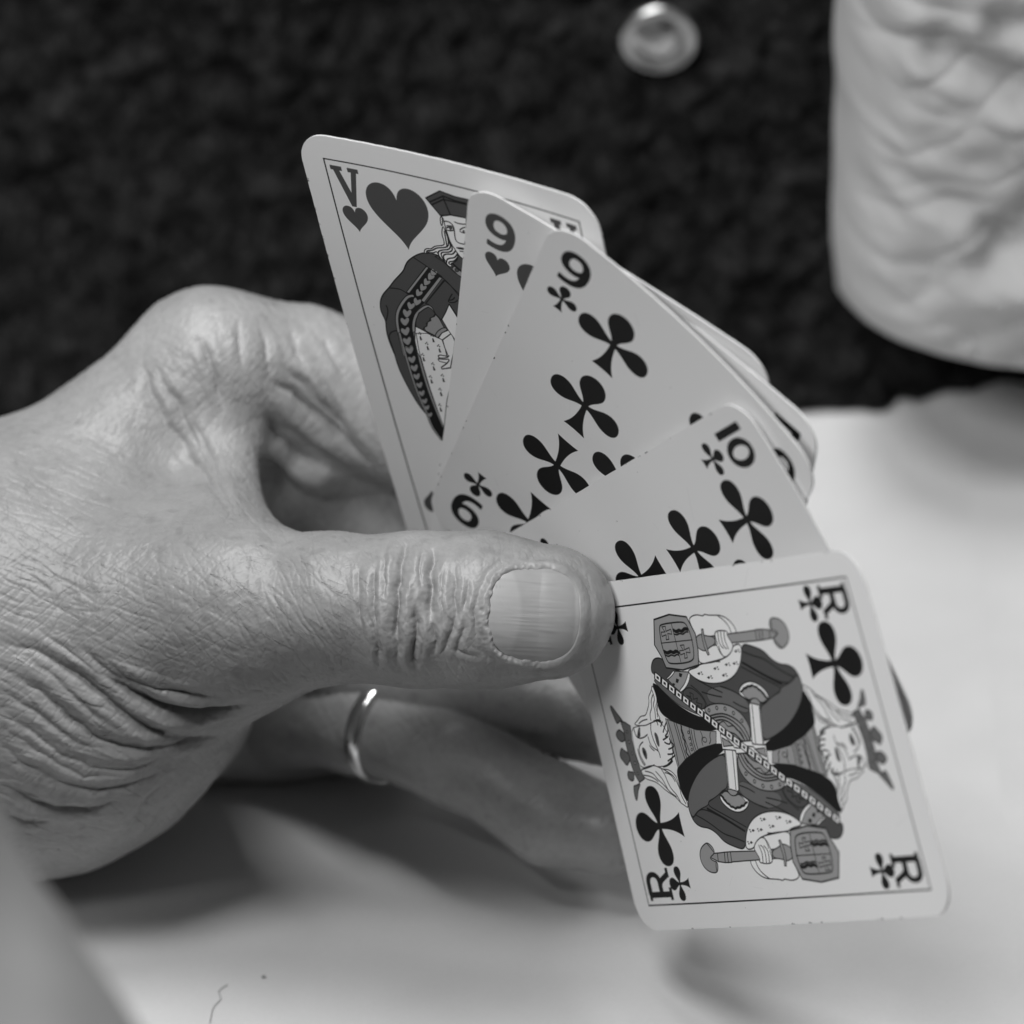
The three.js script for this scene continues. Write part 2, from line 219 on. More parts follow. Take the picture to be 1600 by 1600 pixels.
const JACK_INK = [
  ['s', 'D', 0.16, [-8.83, 24.76, -9.96, 24.22, -11.15, 23.42, -12.4, 22.33, -13.17, 21.23, -13.67, 20.19, -14.86, 18.85, -16.19, 17.48, -17.29, 16.03, -18.62, 14.66, -19.49, 13.39, -19.97, 12.21, -20.2, 10.81, -19.99, 9.64, -19.74, 8.88, -20.14, 7.03, -20.24, 5.1, -19.91, 2.44, -19.66, 1.4, -17.82, 0.2, -12.78, 0.11, -5.25, 4.87, -0.88, 23.27, -2.66, 21.63, -4.15, 22.8, -5.6, 24.65, -6.77, 25]],
  ['s', 'D', 0.16, [-20.13, 6.25, -19.8, 3.33, -19.81, -0.25, -19.35, -2.89, -18.55, -5.74, -17.64, -8.15, -16.69, -9.44, -15.98, -10.65, -14.68, -7.52, -14.83, -2.03, -15.26, 3.34, -14.38, 8.44, -17.59, 7.66]],
  ['p', 'B', 0.12, [-9.09, 22.08, -6.52, 20.75, -11.28, 14.53, -13.29, 12.43, -14.34, 10.7, -15.04, 8.38, -15.21, 5.63, -15.09, 3.07, -17.91, 2.37, -17.98, 7.67, -17.57, 10.06, -16.68, 11.89, -15.24, 13.7, -13.73, 15.27, -14.22, 15.81]],
  ['p', 'B', 0.1, [-17.87, 6.78, -14.59, 7.58, -14.95, 4.1, -14.99, -0.15, -14.81, -4.51, -14.34, -7.71, -13.99, -11.37, -14.85, -14.27, -15.64, -13.37, -16.4, -12.3, -16.61, -10.12, -17.21, -7.49, -17.68, -3.31, -17.69, 2.19]],
  ['p', 'G', 0.06, [-9.13, 21.94, -8.69, 21.91, -13.75, 15.73, -14.22, 15.81]],
  ['p', 'G', 0.06, [-7.09, 20.48, -6.56, 20.41, -11.28, 14.53, -11.77, 14.81]],
  ['o', 'g', 0.4, [-13.22, 15.32, -14.02, 15.13, -15.2, 13.85, -16.52, 12.06, -17.37, 10.38, -17.8, 8.12, -17.86, 5.12, -17.91, 2.37]],
  ['o', 'g', 0.4, [-9.61, 12.82, -9.98, 13.66, -10.78, 13.99, -12.15, 12.98, -13.5, 11.58, -14.35, 9.89, -14.77, 8.44, -15.08, 5.66, -15.22, 3.04]],
  ['o', 'g', 0.3, [-17.73, 6.81, -17.69, 2.19, -17.55, -3.27, -17.1, -7.04, -16.55, -9.41, -16.5, -11.21, -16, -12.76, -15.19, -14.09]],
  ['o', 'g', 0.36, [-14.79, 7.53, -15.08, 4.06, -15.16, -0.33, -14.95, -4.54, -14.55, -8.04, -14.05, -11.11]],
  ['s', 'G', 0.05, [-8.68, 20.26, -8.57, 21.12, -8.31, 21.69, -7.88, 22, -7.77, 21.75, -7.84, 21.32, -7.38, 21.6, -7.14, 21.46, -7.34, 21.02, -7.85, 20.6]],
  ['s', 'G', 0.05, [-9.41, 19.28, -9.32, 20.13, -9.05, 20.72, -8.63, 21.02, -8.51, 20.78, -8.58, 20.36, -8.12, 20.64, -7.87, 20.5, -8.07, 20.06, -8.58, 19.63]],
  ['s', 'G', 0.05, [-10.46, 17.93, -10.39, 18.78, -10.16, 19.37, -9.75, 19.69, -9.6, 19.45, -9.67, 19.04, -9.19, 19.36, -8.94, 19.24, -9.11, 18.78, -9.62, 18.34]],
  ['s', 'G', 0.05, [-11.42, 16.62, -11.41, 17.45, -11.2, 18.03, -10.79, 18.38, -10.64, 18.15, -10.68, 17.75, -10.21, 18.08, -9.95, 17.97, -10.1, 17.53, -10.59, 17.05]],
  ['s', 'G', 0.05, [-12.5, 15.3, -12.48, 16.13, -12.27, 16.71, -11.86, 17.06, -11.71, 16.83, -11.75, 16.43, -11.28, 16.75, -11.02, 16.64, -11.17, 16.21, -11.67, 15.73]],
  ['s', 'G', 0.05, [-13.24, 13.26, -13.36, 14.1, -13.21, 14.74, -12.79, 15.16, -12.58, 14.97, -12.54, 14.56, -12.05, 14.97, -11.72, 14.92, -11.83, 14.44, -12.33, 13.86]],
  ['s', 'G', 0.05, [-14.58, 12.11, -14.78, 12.9, -14.7, 13.51, -14.3, 13.97, -14.05, 13.8, -13.98, 13.4, -13.51, 13.87, -13.16, 13.84, -13.21, 13.39, -13.69, 12.78]],
  ['s', 'G', 0.05, [-15.6, 10.28, -15.99, 11.03, -15.99, 11.66, -15.61, 12.2, -15.28, 12.09, -15.13, 11.71, -14.67, 12.25, -14.26, 12.29, -14.23, 11.83, -14.68, 11.13]],
  ['s', 'G', 0.05, [-16.29, 8.49, -16.82, 9.11, -16.92, 9.69, -16.59, 10.24, -16.24, 10.19, -16, 9.88, -15.6, 10.45, -15.16, 10.58, -15.08, 10.15, -15.43, 9.43]],
  ['s', 'G', 0.05, [-16.52, 6.49, -17.19, 6.95, -17.39, 7.47, -17.12, 8.04, -16.74, 8.06, -16.45, 7.8, -16.1, 8.42, -15.65, 8.61, -15.49, 8.23, -15.77, 7.49]],
  ['s', 'G', 0.05, [-16.68, 4.65, -17.31, 5.1, -17.5, 5.6, -17.25, 6.15, -16.87, 6.17, -16.59, 5.93, -16.25, 6.51, -15.83, 6.69, -15.68, 6.32, -15.94, 5.64]],
  ['s', 'G', 0.05, [-16.74, 2.87, -17.38, 3.31, -17.57, 3.81, -17.32, 4.36, -16.93, 4.39, -16.65, 4.14, -16.32, 4.73, -15.89, 4.91, -15.75, 4.54, -16.01, 3.85]],
  ['s', 'G', 0.05, [-16.69, 4.55, -17.32, 5, -17.51, 5.49, -17.26, 6.04, -16.88, 6.07, -16.6, 5.82, -16.27, 6.41, -15.84, 6.59, -15.7, 6.22, -15.95, 5.53]],
  ['s', 'G', 0.05, [-16.7, 2.75, -17.31, 3.17, -17.49, 3.65, -17.25, 4.17, -16.89, 4.19, -16.62, 3.97, -16.3, 4.52, -15.89, 4.7, -15.74, 4.35, -16.01, 3.68]],
  ['s', 'G', 0.05, [-16.72, 0.94, -17.3, 1.34, -17.48, 1.79, -17.24, 2.3, -16.9, 2.32, -16.64, 2.11, -16.33, 2.63, -15.95, 2.8, -15.81, 2.46, -16.05, 1.83]],
  ['s', 'G', 0.05, [-16.7, -0.76, -17.27, -0.35, -17.44, 0.09, -17.21, 0.58, -16.88, 0.6, -16.63, 0.38, -16.32, 0.91, -15.95, 1.07, -15.8, 0.76, -16.05, 0.12]],
  ['s', 'G', 0.05, [-16.68, -2.41, -17.21, -2.04, -17.36, -1.63, -17.15, -1.17, -16.85, -1.15, -16.61, -1.36, -16.34, -0.87, -15.98, -0.72, -15.87, -1.02, -16.09, -1.59]],
  ['s', 'G', 0.05, [-16.59, -4.07, -17.09, -3.74, -17.25, -3.35, -17.05, -2.93, -16.77, -2.9, -16.55, -3.08, -16.29, -2.63, -15.95, -2.45, -15.83, -2.74, -16.03, -3.29]],
  ['s', 'G', 0.05, [-16.58, -5.7, -17.08, -5.38, -17.23, -5.02, -17.04, -4.6, -16.76, -4.58, -16.53, -4.75, -16.3, -4.3, -15.96, -4.14, -15.84, -4.42, -16.04, -4.95]],
  ['s', 'G', 0.05, [-16.4, -7.19, -16.87, -6.93, -17.01, -6.59, -16.85, -6.21, -16.59, -6.17, -16.39, -6.33, -16.17, -5.91, -15.86, -5.76, -15.75, -6.01, -15.92, -6.5]],
  ['s', 'G', 0.05, [-16.31, -8.45, -16.75, -8.2, -16.88, -7.89, -16.73, -7.53, -16.48, -7.51, -16.29, -7.64, -16.09, -7.25, -15.81, -7.11, -15.7, -7.35, -15.85, -7.79]],
  ['s', 'G', 0.05, [-16.05, -9.79, -16.49, -9.6, -16.64, -9.33, -16.5, -8.99, -16.28, -8.96, -16.08, -9.06, -15.91, -8.71, -15.65, -8.57, -15.54, -8.76, -15.66, -9.18]],
  ['p', 'W', 0.14, [-14.25, 9.04, -13.2, 8.7, -10.89, 7.8, -9.68, 7.58, -9.53, 6.13, -9.35, 3.75, -14.77, 2.33, -15.22, 3.59, -15.11, 6.06]],
  ['p', 'W', 0.1, [-14.46, 7.61, -12.31, 8.15, -10.63, 7.77, -9.61, 7.56, -9.54, 6.03, -9.21, 4.49, -9.36, 3.1, -7.48, 4.01, -9.92, -0.73, -11.98, -5.41, -13.99, -11.37, -14.28, -7.97, -14.63, -3.77, -14.77, 0.73, -14.81, 4.13]],
  ['p', 'B', 0, [-13.95, 7.13, -13.73, 7.25, -13.61, 6.47, -14.01, 6.37]],
  ['p', 'B', 0, [-14.09, 7.74, -13.87, 7.79, -13.93, 7.56, -14.14, 7.51]],
  ['p', 'B', 0, [-13.83, 8.01, -13.62, 8.06, -13.67, 7.83, -13.89, 7.78]],
  ['p', 'B', 0, [-13.72, 7.7, -13.5, 7.75, -13.56, 7.52, -13.78, 7.47]],
  ['p', 'B', 0, [-11.56, 7.32, -11.34, 7.45, -11.22, 6.67, -11.62, 6.57]],
  ['p', 'B', 0, [-11.71, 7.94, -11.49, 7.99, -11.55, 7.76, -11.76, 7.71]],
  ['p', 'B', 0, [-11.45, 8.2, -11.24, 8.26, -11.29, 8.03, -11.51, 7.97]],
  ['p', 'B', 0, [-11.34, 7.9, -11.12, 7.95, -11.18, 7.72, -11.39, 7.67]],
  ['p', 'B', 0, [-13.05, 5.39, -12.83, 5.51, -12.71, 4.73, -13.11, 4.63]],
  ['p', 'B', 0, [-13.19, 6.01, -12.97, 6.06, -13.03, 5.83, -13.25, 5.77]],
  ['p', 'B', 0, [-12.93, 6.27, -12.72, 6.33, -12.78, 6.1, -12.99, 6.04]],
  ['p', 'B', 0, [-12.82, 5.96, -12.6, 6.02, -12.66, 5.79, -12.88, 5.73]],
  ['p', 'B', 0, [-10.81, 5.49, -10.59, 5.62, -10.46, 4.84, -10.87, 4.73]],
  ['p', 'B', 0, [-10.95, 6.11, -10.73, 6.16, -10.79, 5.93, -11.01, 5.87]],
  ['p', 'B', 0, [-10.7, 6.37, -10.48, 6.43, -10.54, 6.2, -10.75, 6.14]],
  ['p', 'B', 0, [-10.58, 6.07, -10.36, 6.12, -10.42, 5.89, -10.64, 5.84]],
  ['p', 'B', 0, [-14.45, 2.79, -14.23, 2.92, -14.11, 2.13, -14.51, 2.03]],
  ['p', 'B', 0, [-14.59, 3.41, -14.37, 3.47, -14.43, 3.23, -14.64, 3.18]],
  ['p', 'B', 0, [-14.33, 3.68, -14.12, 3.73, -14.17, 3.5, -14.39, 3.45]],
  ['p', 'B', 0, [-14.22, 3.37, -14, 3.42, -14.06, 3.19, -14.28, 3.14]],
  ['p', 'B', 0, [-12.91, 1.35, -12.69, 1.47, -12.56, 0.68, -12.97, 0.58]],
  ['p', 'B', 0, [-13.05, 1.96, -12.83, 2.02, -12.89, 1.79, -13.1, 1.73]],
  ['p', 'B', 0, [-12.79, 2.24, -12.57, 2.29, -12.63, 2.06, -12.85, 2]],
  ['p', 'B', 0, [-12.68, 1.92, -12.46, 1.98, -12.52, 1.75, -12.73, 1.69]],
  ['p', 'B', 0, [-14.07, -1.56, -13.85, -1.43, -13.73, -2.23, -14.14, -2.33]],
  ['p', 'B', 0, [-14.21, -0.94, -13.99, -0.88, -14.05, -1.11, -14.27, -1.17]],
  ['p', 'B', 0, [-13.95, -0.66, -13.74, -0.61, -13.79, -0.84, -14.01, -0.9]],
  ['p', 'B', 0, [-13.84, -0.98, -13.62, -0.92, -13.68, -1.15, -13.9, -1.21]],
  ['p', 'B', 0, [-11.62, -0.64, -11.4, -0.51, -11.27, -1.3, -11.68, -1.41]],
  ['p', 'B', 0, [-11.76, -0.02, -11.54, 0.04, -11.6, -0.2, -11.82, -0.25]],
  ['p', 'B', 0, [-11.5, 0.25, -11.28, 0.31, -11.34, 0.08, -11.56, 0.02]],
  ['p', 'B', 0, [-11.39, -0.06, -11.17, 0, -11.23, -0.23, -11.44, -0.29]],
  ['p', 'B', 0, [-12.85, -3.78, -12.62, -3.65, -12.5, -4.45, -12.91, -4.56]],
  ['p', 'B', 0, [-12.98, -3.16, -12.77, -3.1, -12.82, -3.33, -13.04, -3.39]],
  ['p', 'B', 0, [-12.72, -2.88, -12.51, -2.82, -12.56, -3.06, -12.78, -3.12]],
  ['p', 'B', 0, [-12.61, -3.2, -12.39, -3.14, -12.45, -3.37, -12.67, -3.43]],
  ['p', 'B', 0, [-13.77, -7.21, -13.54, -7.08, -13.42, -7.88, -13.84, -7.99]],
  ['p', 'B', 0, [-13.9, -6.58, -13.68, -6.52, -13.74, -6.76, -13.96, -6.82]],
  ['p', 'B', 0, [-13.64, -6.3, -13.42, -6.24, -13.48, -6.48, -13.7, -6.54]],
  ['p', 'B', 0, [-13.53, -6.62, -13.31, -6.56, -13.37, -6.8, -13.59, -6.85]],
  ['p', 'D', 0.12, [-14.16, 9.13, -13.78, 10.44, -12.9, 12, -11.62, 13.11, -10.71, 13.74, -10.15, 13.48, -9.71, 12.66, -10.29, 11.85, -10.86, 11.57, -11.34, 10.64, -11.94, 10.22, -11.95, 9.68, -12.56, 9.26, -12.97, 8.62]],
  ['p', 'G', 0.12, [-12.56, 9.26, -11.95, 9.68, -11.61, 10.57, -10.87, 11.03, -10.86, 11.57, -9.99, 12.06, -9.68, 12.54, -9.15, 11.87, -8.65, 10.26, -7.84, 9.94, -10.29, 7.69, -10.82, 8.09, -12.46, 8.61]],
  ['s', 'G', 0.12, [-8.63, 10.33, -7.89, 9.99, -9.33, 9.01, -10.42, 7.65, -10.89, 8.07, -10.04, 9.23]],
  ['p', 'W', 0.12, [-9.68, 7.58, -10.27, 7.76, -9.33, 9.01, -7.91, 9.92, -7.37, 8.72, -7.18, 7.7, -6.46, 7.22, -9.7, 2.29, -9.5, 5.74]],
  ['p', 'W', 0.14, [-9.54, 7.58, -7.45, 9.41, -7.18, 7.87, -8.09, 5.2, -8.92, 3.35, -9.44, 1.99, -11.2, 1.32, -11.25, 1.64, -9.88, 2.83, -11.33, 2.85, -11.46, 3.08, -11.22, 3.56, -11.25, 3.96, -10.87, 4.22, -9.25, 4.35, -9.54, 6.03]],
  ['o', '', 0.14, [-11.41, 3.3, -10.56, 3.39, -9.39, 3.77]],
  ['o', '', 0.14, [-11.22, 3.56, -9.58, 3.79, -9.14, 4.51]],
  ['o', '', 0.14, [-11.25, 1.64, -9.5, 3.06, -9.29, 3.66]],
  ['o', '', 0.14, [-11.2, 1.32, -9.49, 2.04]],
  ['p', 'D', 0.14, [-6.18, 20.05, -5.24, 19.24, -3.68, 17.81, -5.29, 13.15, -6.41, 15.38, -7.46, 13.64, -8.27, 12.37, -8.81, 11.69, -9.65, 12.68, -9.94, 13.8, -10.58, 14.31, -11.08, 14.32]],
  ['p', 'W', 0.12, [-6.48, 15.36, -5.46, 12.97, -7, 8.15, -7.88, 9.8, -8.64, 11.87, -7.46, 13.64]],
  ['o', '', 0.16, [-5.37, 17.63, -6.11, 16.65, -6.48, 15.89]],
  ['o', '', 0.16, [-5.06, 17.05, -5.4, 16.44, -6.21, 16.22]],
  ['o', '', 0.16, [-4.59, 16.65, -5.3, 15.8, -6.31, 15.8]],
  ['o', '', 0.16, [-11.18, 23.28, -10.19, 22.73, -9.19, 22.18, -6.99, 20.9, -5.71, 19.91, -4.56, 18.37, -3.81, 17.25]],
  ['o', '', 0.16, [-17.32, 15.89, -16.02, 16.12, -14.92, 16.05, -14.06, 15.45]],
  ['o', '', 0.16, [-18.89, 12.05, -18.7, 11.55, -19.02, 10.27, -19.67, 8.9]],
  ['o', '', 0.16, [-11.08, 14.32, -6.32, 20.02]],
  ['p', 'D', 0.12, [-6.94, 24.45, -5.47, 23.78, -4.35, 22.63, -2.73, 21.49, -2.11, 20.87, -1.14, 25.03, -2.34, 26.4, -4.78, 25.65]],
  ['p', 'G', 0.1, [-4.18, 22.8, -3.65, 23.46, -2.2, 22.67, -2.46, 21.56, -3.27, 21.87]],
  ['s', 'D', 0.08, [-3.65, 22.94, -3.21, 23.19, -3.01, 22.98, -2.7, 22.93, -3.27, 22.39, -3.64, 22.42]],
  ['o', '', 0.3, [-3.79, 23.95, -2.98, 23.12, -2.09, 22.57]],
  ['p', 'D', 0.18, [-5.98, 35.79, -2.96, 37.85, -0.18, 37.46, 2.28, 37.52, 1.35, 33.4, 0.99, 33.76, -1.67, 33.65, -3.94, 33.02]],
  ['l', '', 0.22, [-5.45, 35.15, -2.53, 37, -0.36, 36.65, 2.08, 36.65]],
  ['l', '', 0.22, [-5.18, 34.7, -2.62, 36.35, 2.05, 36.51]],
  ['l', '', 0.22, [-2.52, 36.24, -1.97, 33.7]],
  ['l', '', 0.22, [-2.53, 37, -2.52, 36.24]],
  ['p', 'W', 0.14, [-3.78, 32.93, -1.94, 33.58, 0.99, 33.76, -1.01, 25.07, -1.99, 25.72, -2.81, 27.06, -3.27, 28.36, -3.49, 30.63, -3.55, 32.54]],
  ['s', 'W', 0.14, [-3.99, 32.81, -3.72, 32.88, -3.71, 32.11, -4.13, 30.85, -4.3, 31.45]],
  ['o', '', 0.16, [-3.41, 32.06, -2.62, 32.26, -1.97, 31.78, -1.83, 31.05, -2.14, 29.17, -1.96, 28.57, -1.39, 28.33, -0.48, 28.44]],
  ['o', '', 0.16, [-1.45, 32.43, -0.76, 32.15, 0.58, 32.5]],
  ['o', '', 0.16, [-0.76, 31.07, -0.25, 31.65, 0.44, 31.89]],
  ['o', '', 0.16, [-0.82, 30.79, -0.38, 30.52, 0.19, 30.8]],
  ['o', '', 0.16, [-3.17, 31.22, -2.41, 31.54, -1.94, 31.4]],
  ['o', '', 0.16, [-3.33, 30.8, -2.73, 31.2, -2.1, 31.23, -1.93, 30.89]],
  ['o', '', 0.16, [-3.29, 30.42, -2.69, 30.31, -2.03, 30.74]],
  ['o', '', 0.16, [-2.25, 27.33, -1.44, 27.54, -0.67, 27.61]],
  ['o', '', 0.16, [-2.01, 27.26, -0.73, 27.34]],
  ['o', '', 0.16, [-1.74, 26.82, -0.83, 26.93]],
  ['s', 'D', 0, [-2.83, 31.05, -2.34, 31.3, -2.16, 30.96, -2.57, 30.54, -2.86, 30.66]],
  ['s', 'D', 0, [-0.36, 31.17, 0.18, 31.31, 0.07, 30.83, -0.33, 30.73]],
  ['s', 'W', 0.14, [-4.06, 30.87, -3.76, 30.82, -3.54, 28.81, -3.29, 27.97, -2.51, 26.75, -2.33, 25.89, -2.69, 24.89, -3.49, 24.16, -4.19, 23.85, -3.95, 23.26, -4.62, 23.08, -5.1, 23.74, -5.84, 24.34, -6.24, 25.28, -6.41, 25.63, -7.04, 25.08, -7.89, 25.2, -8.25, 24.72, -8.9, 24.62, -8.57, 25.49, -7.74, 25.82, -7.25, 25.81, -6.42, 26.66, -4.56, 27.13, -4.4, 28.08, -4.55, 29.33]],
  ['o', '', 0.18, [-3.89, 30.01, -4, 28.43, -4.09, 26.99]],
  ['o', '', 0.18, [-3.56, 30.35, -3.47, 28.57, -3.79, 27.2, -4.79, 26.68, -6.25, 26.32, -7.04, 25.6, -8.37, 25.27, -8.37, 24.75]],
  ['o', '', 0.18, [-3.57, 28.67, -3.19, 27.61, -3.81, 26.54, -5.15, 26.2, -6.31, 25.52, -6.07, 24.41]],
  ['o', '', 0.18, [-3.19, 27.61, -3.01, 26.75, -3.94, 25.99, -5.25, 25.79, -5.78, 25.14, -5.3, 23.95]],
  ['o', '', 0.18, [-2.68, 26.58, -3.24, 25.78, -4.14, 25.68, -5.11, 25.3, -5.4, 24.58, -5.03, 24.02]],
  ['o', '', 0.18, [-2.4, 26.13, -3, 25.2, -3.93, 24.95, -4.8, 24.47, -5, 23.64]],
  ['o', '', 0.18, [-2.4, 25.61, -3.16, 24.5, -4.36, 24.19, -4.63, 23.6, -4.12, 23.6]],
];
// ------------------------------------------------------------------ table, jacket, sleeves
{
  const g = new THREE.BoxGeometry(1.05, 0.03, 0.7); g.translate(0.395, -0.015, -0.275);
  const n = 512, d = new Uint8Array(n * n * 4), r = rng(9);
  for (let y = 0; y < n; y++) for (let x = 0; x < n; x++) { const v = 212 + 5 * fbm(x / 60, y / 60, 3, 3) + 3 * (r() - 0.5), o = 4 * (y * n + x); d[o] = d[o + 1] = d[o + 2] = v; d[o + 3] = 255; }
  const map = new THREE.DataTexture(d, n, n); map.colorSpace = THREE.SRGBColorSpace; map.magFilter = THREE.LinearFilter; map.wrapS = map.wrapT = THREE.RepeatWrapping; map.repeat.set(5, 4); map.needsUpdate = true;
  const t = shaded(new THREE.Mesh(g, new THREE.MeshPhysicalMaterial({ map, roughness: 0.5, specularIntensity: 0.6 })));
  t.name = 'table_top'; t.userData.kind = 'structure'; t.userData.label = 'plain white table top under the hand'; scene.add(t);
}
// dark fleece jacket of the person across the table
{
  const cx = -0.03, cz = -0.256, rx = 0.27, rz = 0.14;
  const shape = (s, t) => {
    const a = (Math.sign(s - 0.5) * Math.pow(Math.abs(s - 0.5) * 2, 1.25)) * Math.PI, h = t * 0.3;      // densest in front
    const lump = 0.0042 * fbm(a * 7.5, h * 26, 4, 2);
    const x = rx * Math.sin(a), z = rz * Math.cos(a);
    const woolly = Math.abs(a) < 1.25 ? 0.0016 * fbm(x * 260, h * 260, z * 260, 3) + 0.0018 * noise(x * 210, h * 210, 7) + 0.0008 * noise(x * 80, h * 80, 3) : 0;
    const dent = -0.0035 * Math.exp(-(((x - 0.052) / 0.013) ** 2 + ((h - 0.0655) / 0.013) ** 2)) + 0.002 * Math.exp(-(((x - 0.028) / 0.012) ** 2));   // pull round the snap, edge of the front band
    const k = 1 + (lump + woolly + dent) / 0.14;
    return new THREE.Vector3(cx + x * k, h + 0.001, cz + z * k - 0.45 * h);
  };
  const g = sheet(760, 330, shape);
  const n = 512, d = new Uint8Array(n * n * 4);
  for (let y = 0; y < n; y++) for (let x = 0; x < n; x++) { const v = clamp(25 + 20 * fbm(x / 4, y / 5, 1, 3) + 16 * fbm(x / 18, y / 22, 6, 2), 8, 105), o = 4 * (y * n + x); d[o] = d[o + 1] = d[o + 2] = v; d[o + 3] = 255; }
  const map = new THREE.DataTexture(d, n, n); map.colorSpace = THREE.SRGBColorSpace; map.magFilter = THREE.LinearFilter; map.wrapS = map.wrapT = THREE.RepeatWrapping; map.repeat.set(9, 2); map.needsUpdate = true;
  const jacket = new THREE.Group();
  const body = shaded(new THREE.Mesh(g, new THREE.MeshPhysicalMaterial({ map, roughness: 1, sheen: 0.15, sheenRoughness: 0.6, sheenColor: grey(0.3), specularIntensity: 0.2 }))); body.name = 'woollen_body'; jacket.add(body);
  const prof = [[0, 2.5], [1.2, 2.3], [2.4, 2.2], [3.6, 1.65], [4.6, 1.1], [5.1, 0.8], [5.5, 1.2], [6.1, 1.55], [6.6, 1.35], [6.95, 0.8], [7.0, 0.1], [6.7, -0.6], [6.0, -1.0]].map(([x, y]) => new THREE.Vector2(x / 1000, y / 1000));
  const b = shaded(new THREE.Mesh(new THREE.LatheGeometry(prof, 64), new THREE.MeshPhysicalMaterial({ color: grey(0.5), metalness: 1, roughness: 0.3 }))); b.name = 'snap_button';
  b.rotation.x = Math.PI / 2 + 0.08; b.position.set(0.0256, 0.0655, -0.1440); jacket.add(b);
  add(jacket, 'fleece_jacket', 'dark woolly jacket with a metal snap button behind the cards', 'jacket');
}
// white crumpled sleeve beside it
{
  const c = here(131, 86, -90), FOLD = [                       // creases on its front: x, y in millimetres from the middle
    [3.6, 3.4, [[-60, 10], [-50, 8], [-36, 2], [-20, -4]]], [3.2, 3.0, [[-50, 16], [-38, 20], [-26, 25], [-10, 34]]], [3.4, 3.6, [[-50, -30], [-40, -14], [-26, -7], [-5, -2]]],
    [2.4, 2.6, [[-40, 13], [-26, 14], [-8, 12]]], [2.0, 3.0, [[-66, -16], [-54, -20], [-40, -30]]], [2.4, 3.4, [[-20, -12], [-12, -24], [-8, -40]]], [1.6, 3, [[-62, 34], [-48, 40], [-36, 50]]],
  ];
  const ridge = (a, b, c, k) => Math.pow(1 - Math.min(1, 1.3 * Math.abs(noise(a, b, c))), k);
  const face = (s, t, front) => {
    const X = s * 2 - 1, Y = t * 2 - 1, x = X * 76, y = Y * 60;
    let d = 0;
    if (front) {
      const q = 0.8 * x + 0.6 * y, w = -0.6 * x + 0.8 * y;
      d = 2.4 * fbm(x / 24, y / 17, 5, 3) - 1.1 * ridge(q / 40 + 0.3 * noise(x / 18, y / 18, 3), w / 15, 2, 4) - 0.9 * ridge(x / 22 + 0.4 * noise(x / 14, y / 14, 8), (y - 0.5 * x) / 13, 6, 4) - 0.25 * ridge(x / 8, (y + 0.4 * x) / 6, 9, 3) + 1.5;
      for (const [deep, wide, line] of FOLD) {
        let best = 1e9; for (let i = 0; i < line.length - 1; i++) { const [ax, ay] = line[i], bx = line[i + 1][0] - ax, by = line[i + 1][1] - ay, k = clamp(((x - ax) * bx + (y - ay) * by) / (bx * bx + by * by), 0, 1); best = Math.min(best, Math.hypot(x - ax - bx * k, y - ay - by * k)); }
        const e = best / wide; d += 0.8 * deep * (0.5 * Math.exp(-((e - 1.8) ** 2)) - Math.exp(-e * e));
      }
    }
    const round = Math.sqrt(Math.max(0, 1 - X ** 10)) * Math.sqrt(Math.max(0, 1 - Y ** 10)), z = round * ((front ? 32 : -26) + d);
    return new THREE.Vector3(c.x + (x + 5 * Y * Y * (Y > 0 ? 1 : 0.3) + 0.8 * noise(y / 12, 3, 1)) / 1000, c.y + (y - 0.17 * (x + 60) + 0.8 * noise(x / 14, 7, 2)) / 1000, c.z + z / 1000);
  };
  const fa = sheet(340, 280, (s, t) => face(s, t, true)), ba = sheet(60, 50, (s, t) => face(1 - s, t, false));
  const m = shaded(new THREE.Mesh(mergeGeometries([fa, ba]), new THREE.MeshPhysicalMaterial({ color: grey(0.46), roughness: 0.9, specularIntensity: 0.3 })));
  add(m, 'white_sleeve', 'creased white sleeve beside the dark jacket', 'sleeve');
}
// grey sleeve close to the lens
{
  const a = here(-112, -42, 232), dir = here(0.506, -0.861, 0).sub(here(0, 0, 0)).normalize(), u = new THREE.Vector3().crossVectors(dir, new THREE.Vector3(0, 1, 0)).normalize(), w = new THREE.Vector3().crossVectors(u, dir);
  const m = shaded(new THREE.Mesh(sheet(72, 90, (s, t) => {
    const th = s * 2 * Math.PI, L = (t - 0.5) * 0.3, cap = Math.sqrt(Math.max(0, 1 - Math.pow(Math.abs(t - 0.5) * 2, 8)));
    const r = (0.047 + 0.0018 * fbm(Math.cos(th) * 1.3, Math.sin(th) * 1.3, L * 28, 3)) * cap;
    return a.clone().addScaledVector(dir, L).addScaledVector(u, r * Math.cos(th)).addScaledVector(w, r * Math.sin(th));
  }), new THREE.MeshPhysicalMaterial({ color: grey(0.36), roughness: 0.95, specularIntensity: 0.2 })));
  add(m, 'grey_sleeve', 'blurred pale grey sleeve in front of the wrist', 'sleeve');
}

{
  const dark = new THREE.MeshStandardMaterial({ color: grey(0.3), roughness: 0.9 });
  const onTable = (px, py) => { const s = (800 - py) / 10, x = (px - 800) / 10; const o = camera.position, d = here(x, s, 0).sub(o); return o.clone().addScaledVector(d, -o.y / d.y); };
  const pts = [[328, 1600], [334, 1575], [345, 1562], [342, 1550], [356, 1540]].map(([a, b]) => onTable(a, b).setY(0.0002));
  add(shaded(new THREE.Mesh(new THREE.TubeGeometry(new THREE.CatmullRomCurve3(pts), 40, 0.00006, 5), dark)), 'stray_hair', 'short dark stray hair lying on the white table', 'hair');
  const crumb = shaded(new THREE.Mesh(new THREE.IcosahedronGeometry(0.00028, 1), dark)); crumb.position.copy(onTable(412, 1528)).setY(0.0003); crumb.scale.set(1.3, 0.8, 1);
  add(crumb, 'crumb', 'tiny dark crumb on the white table in front of the hand', 'crumb');
}
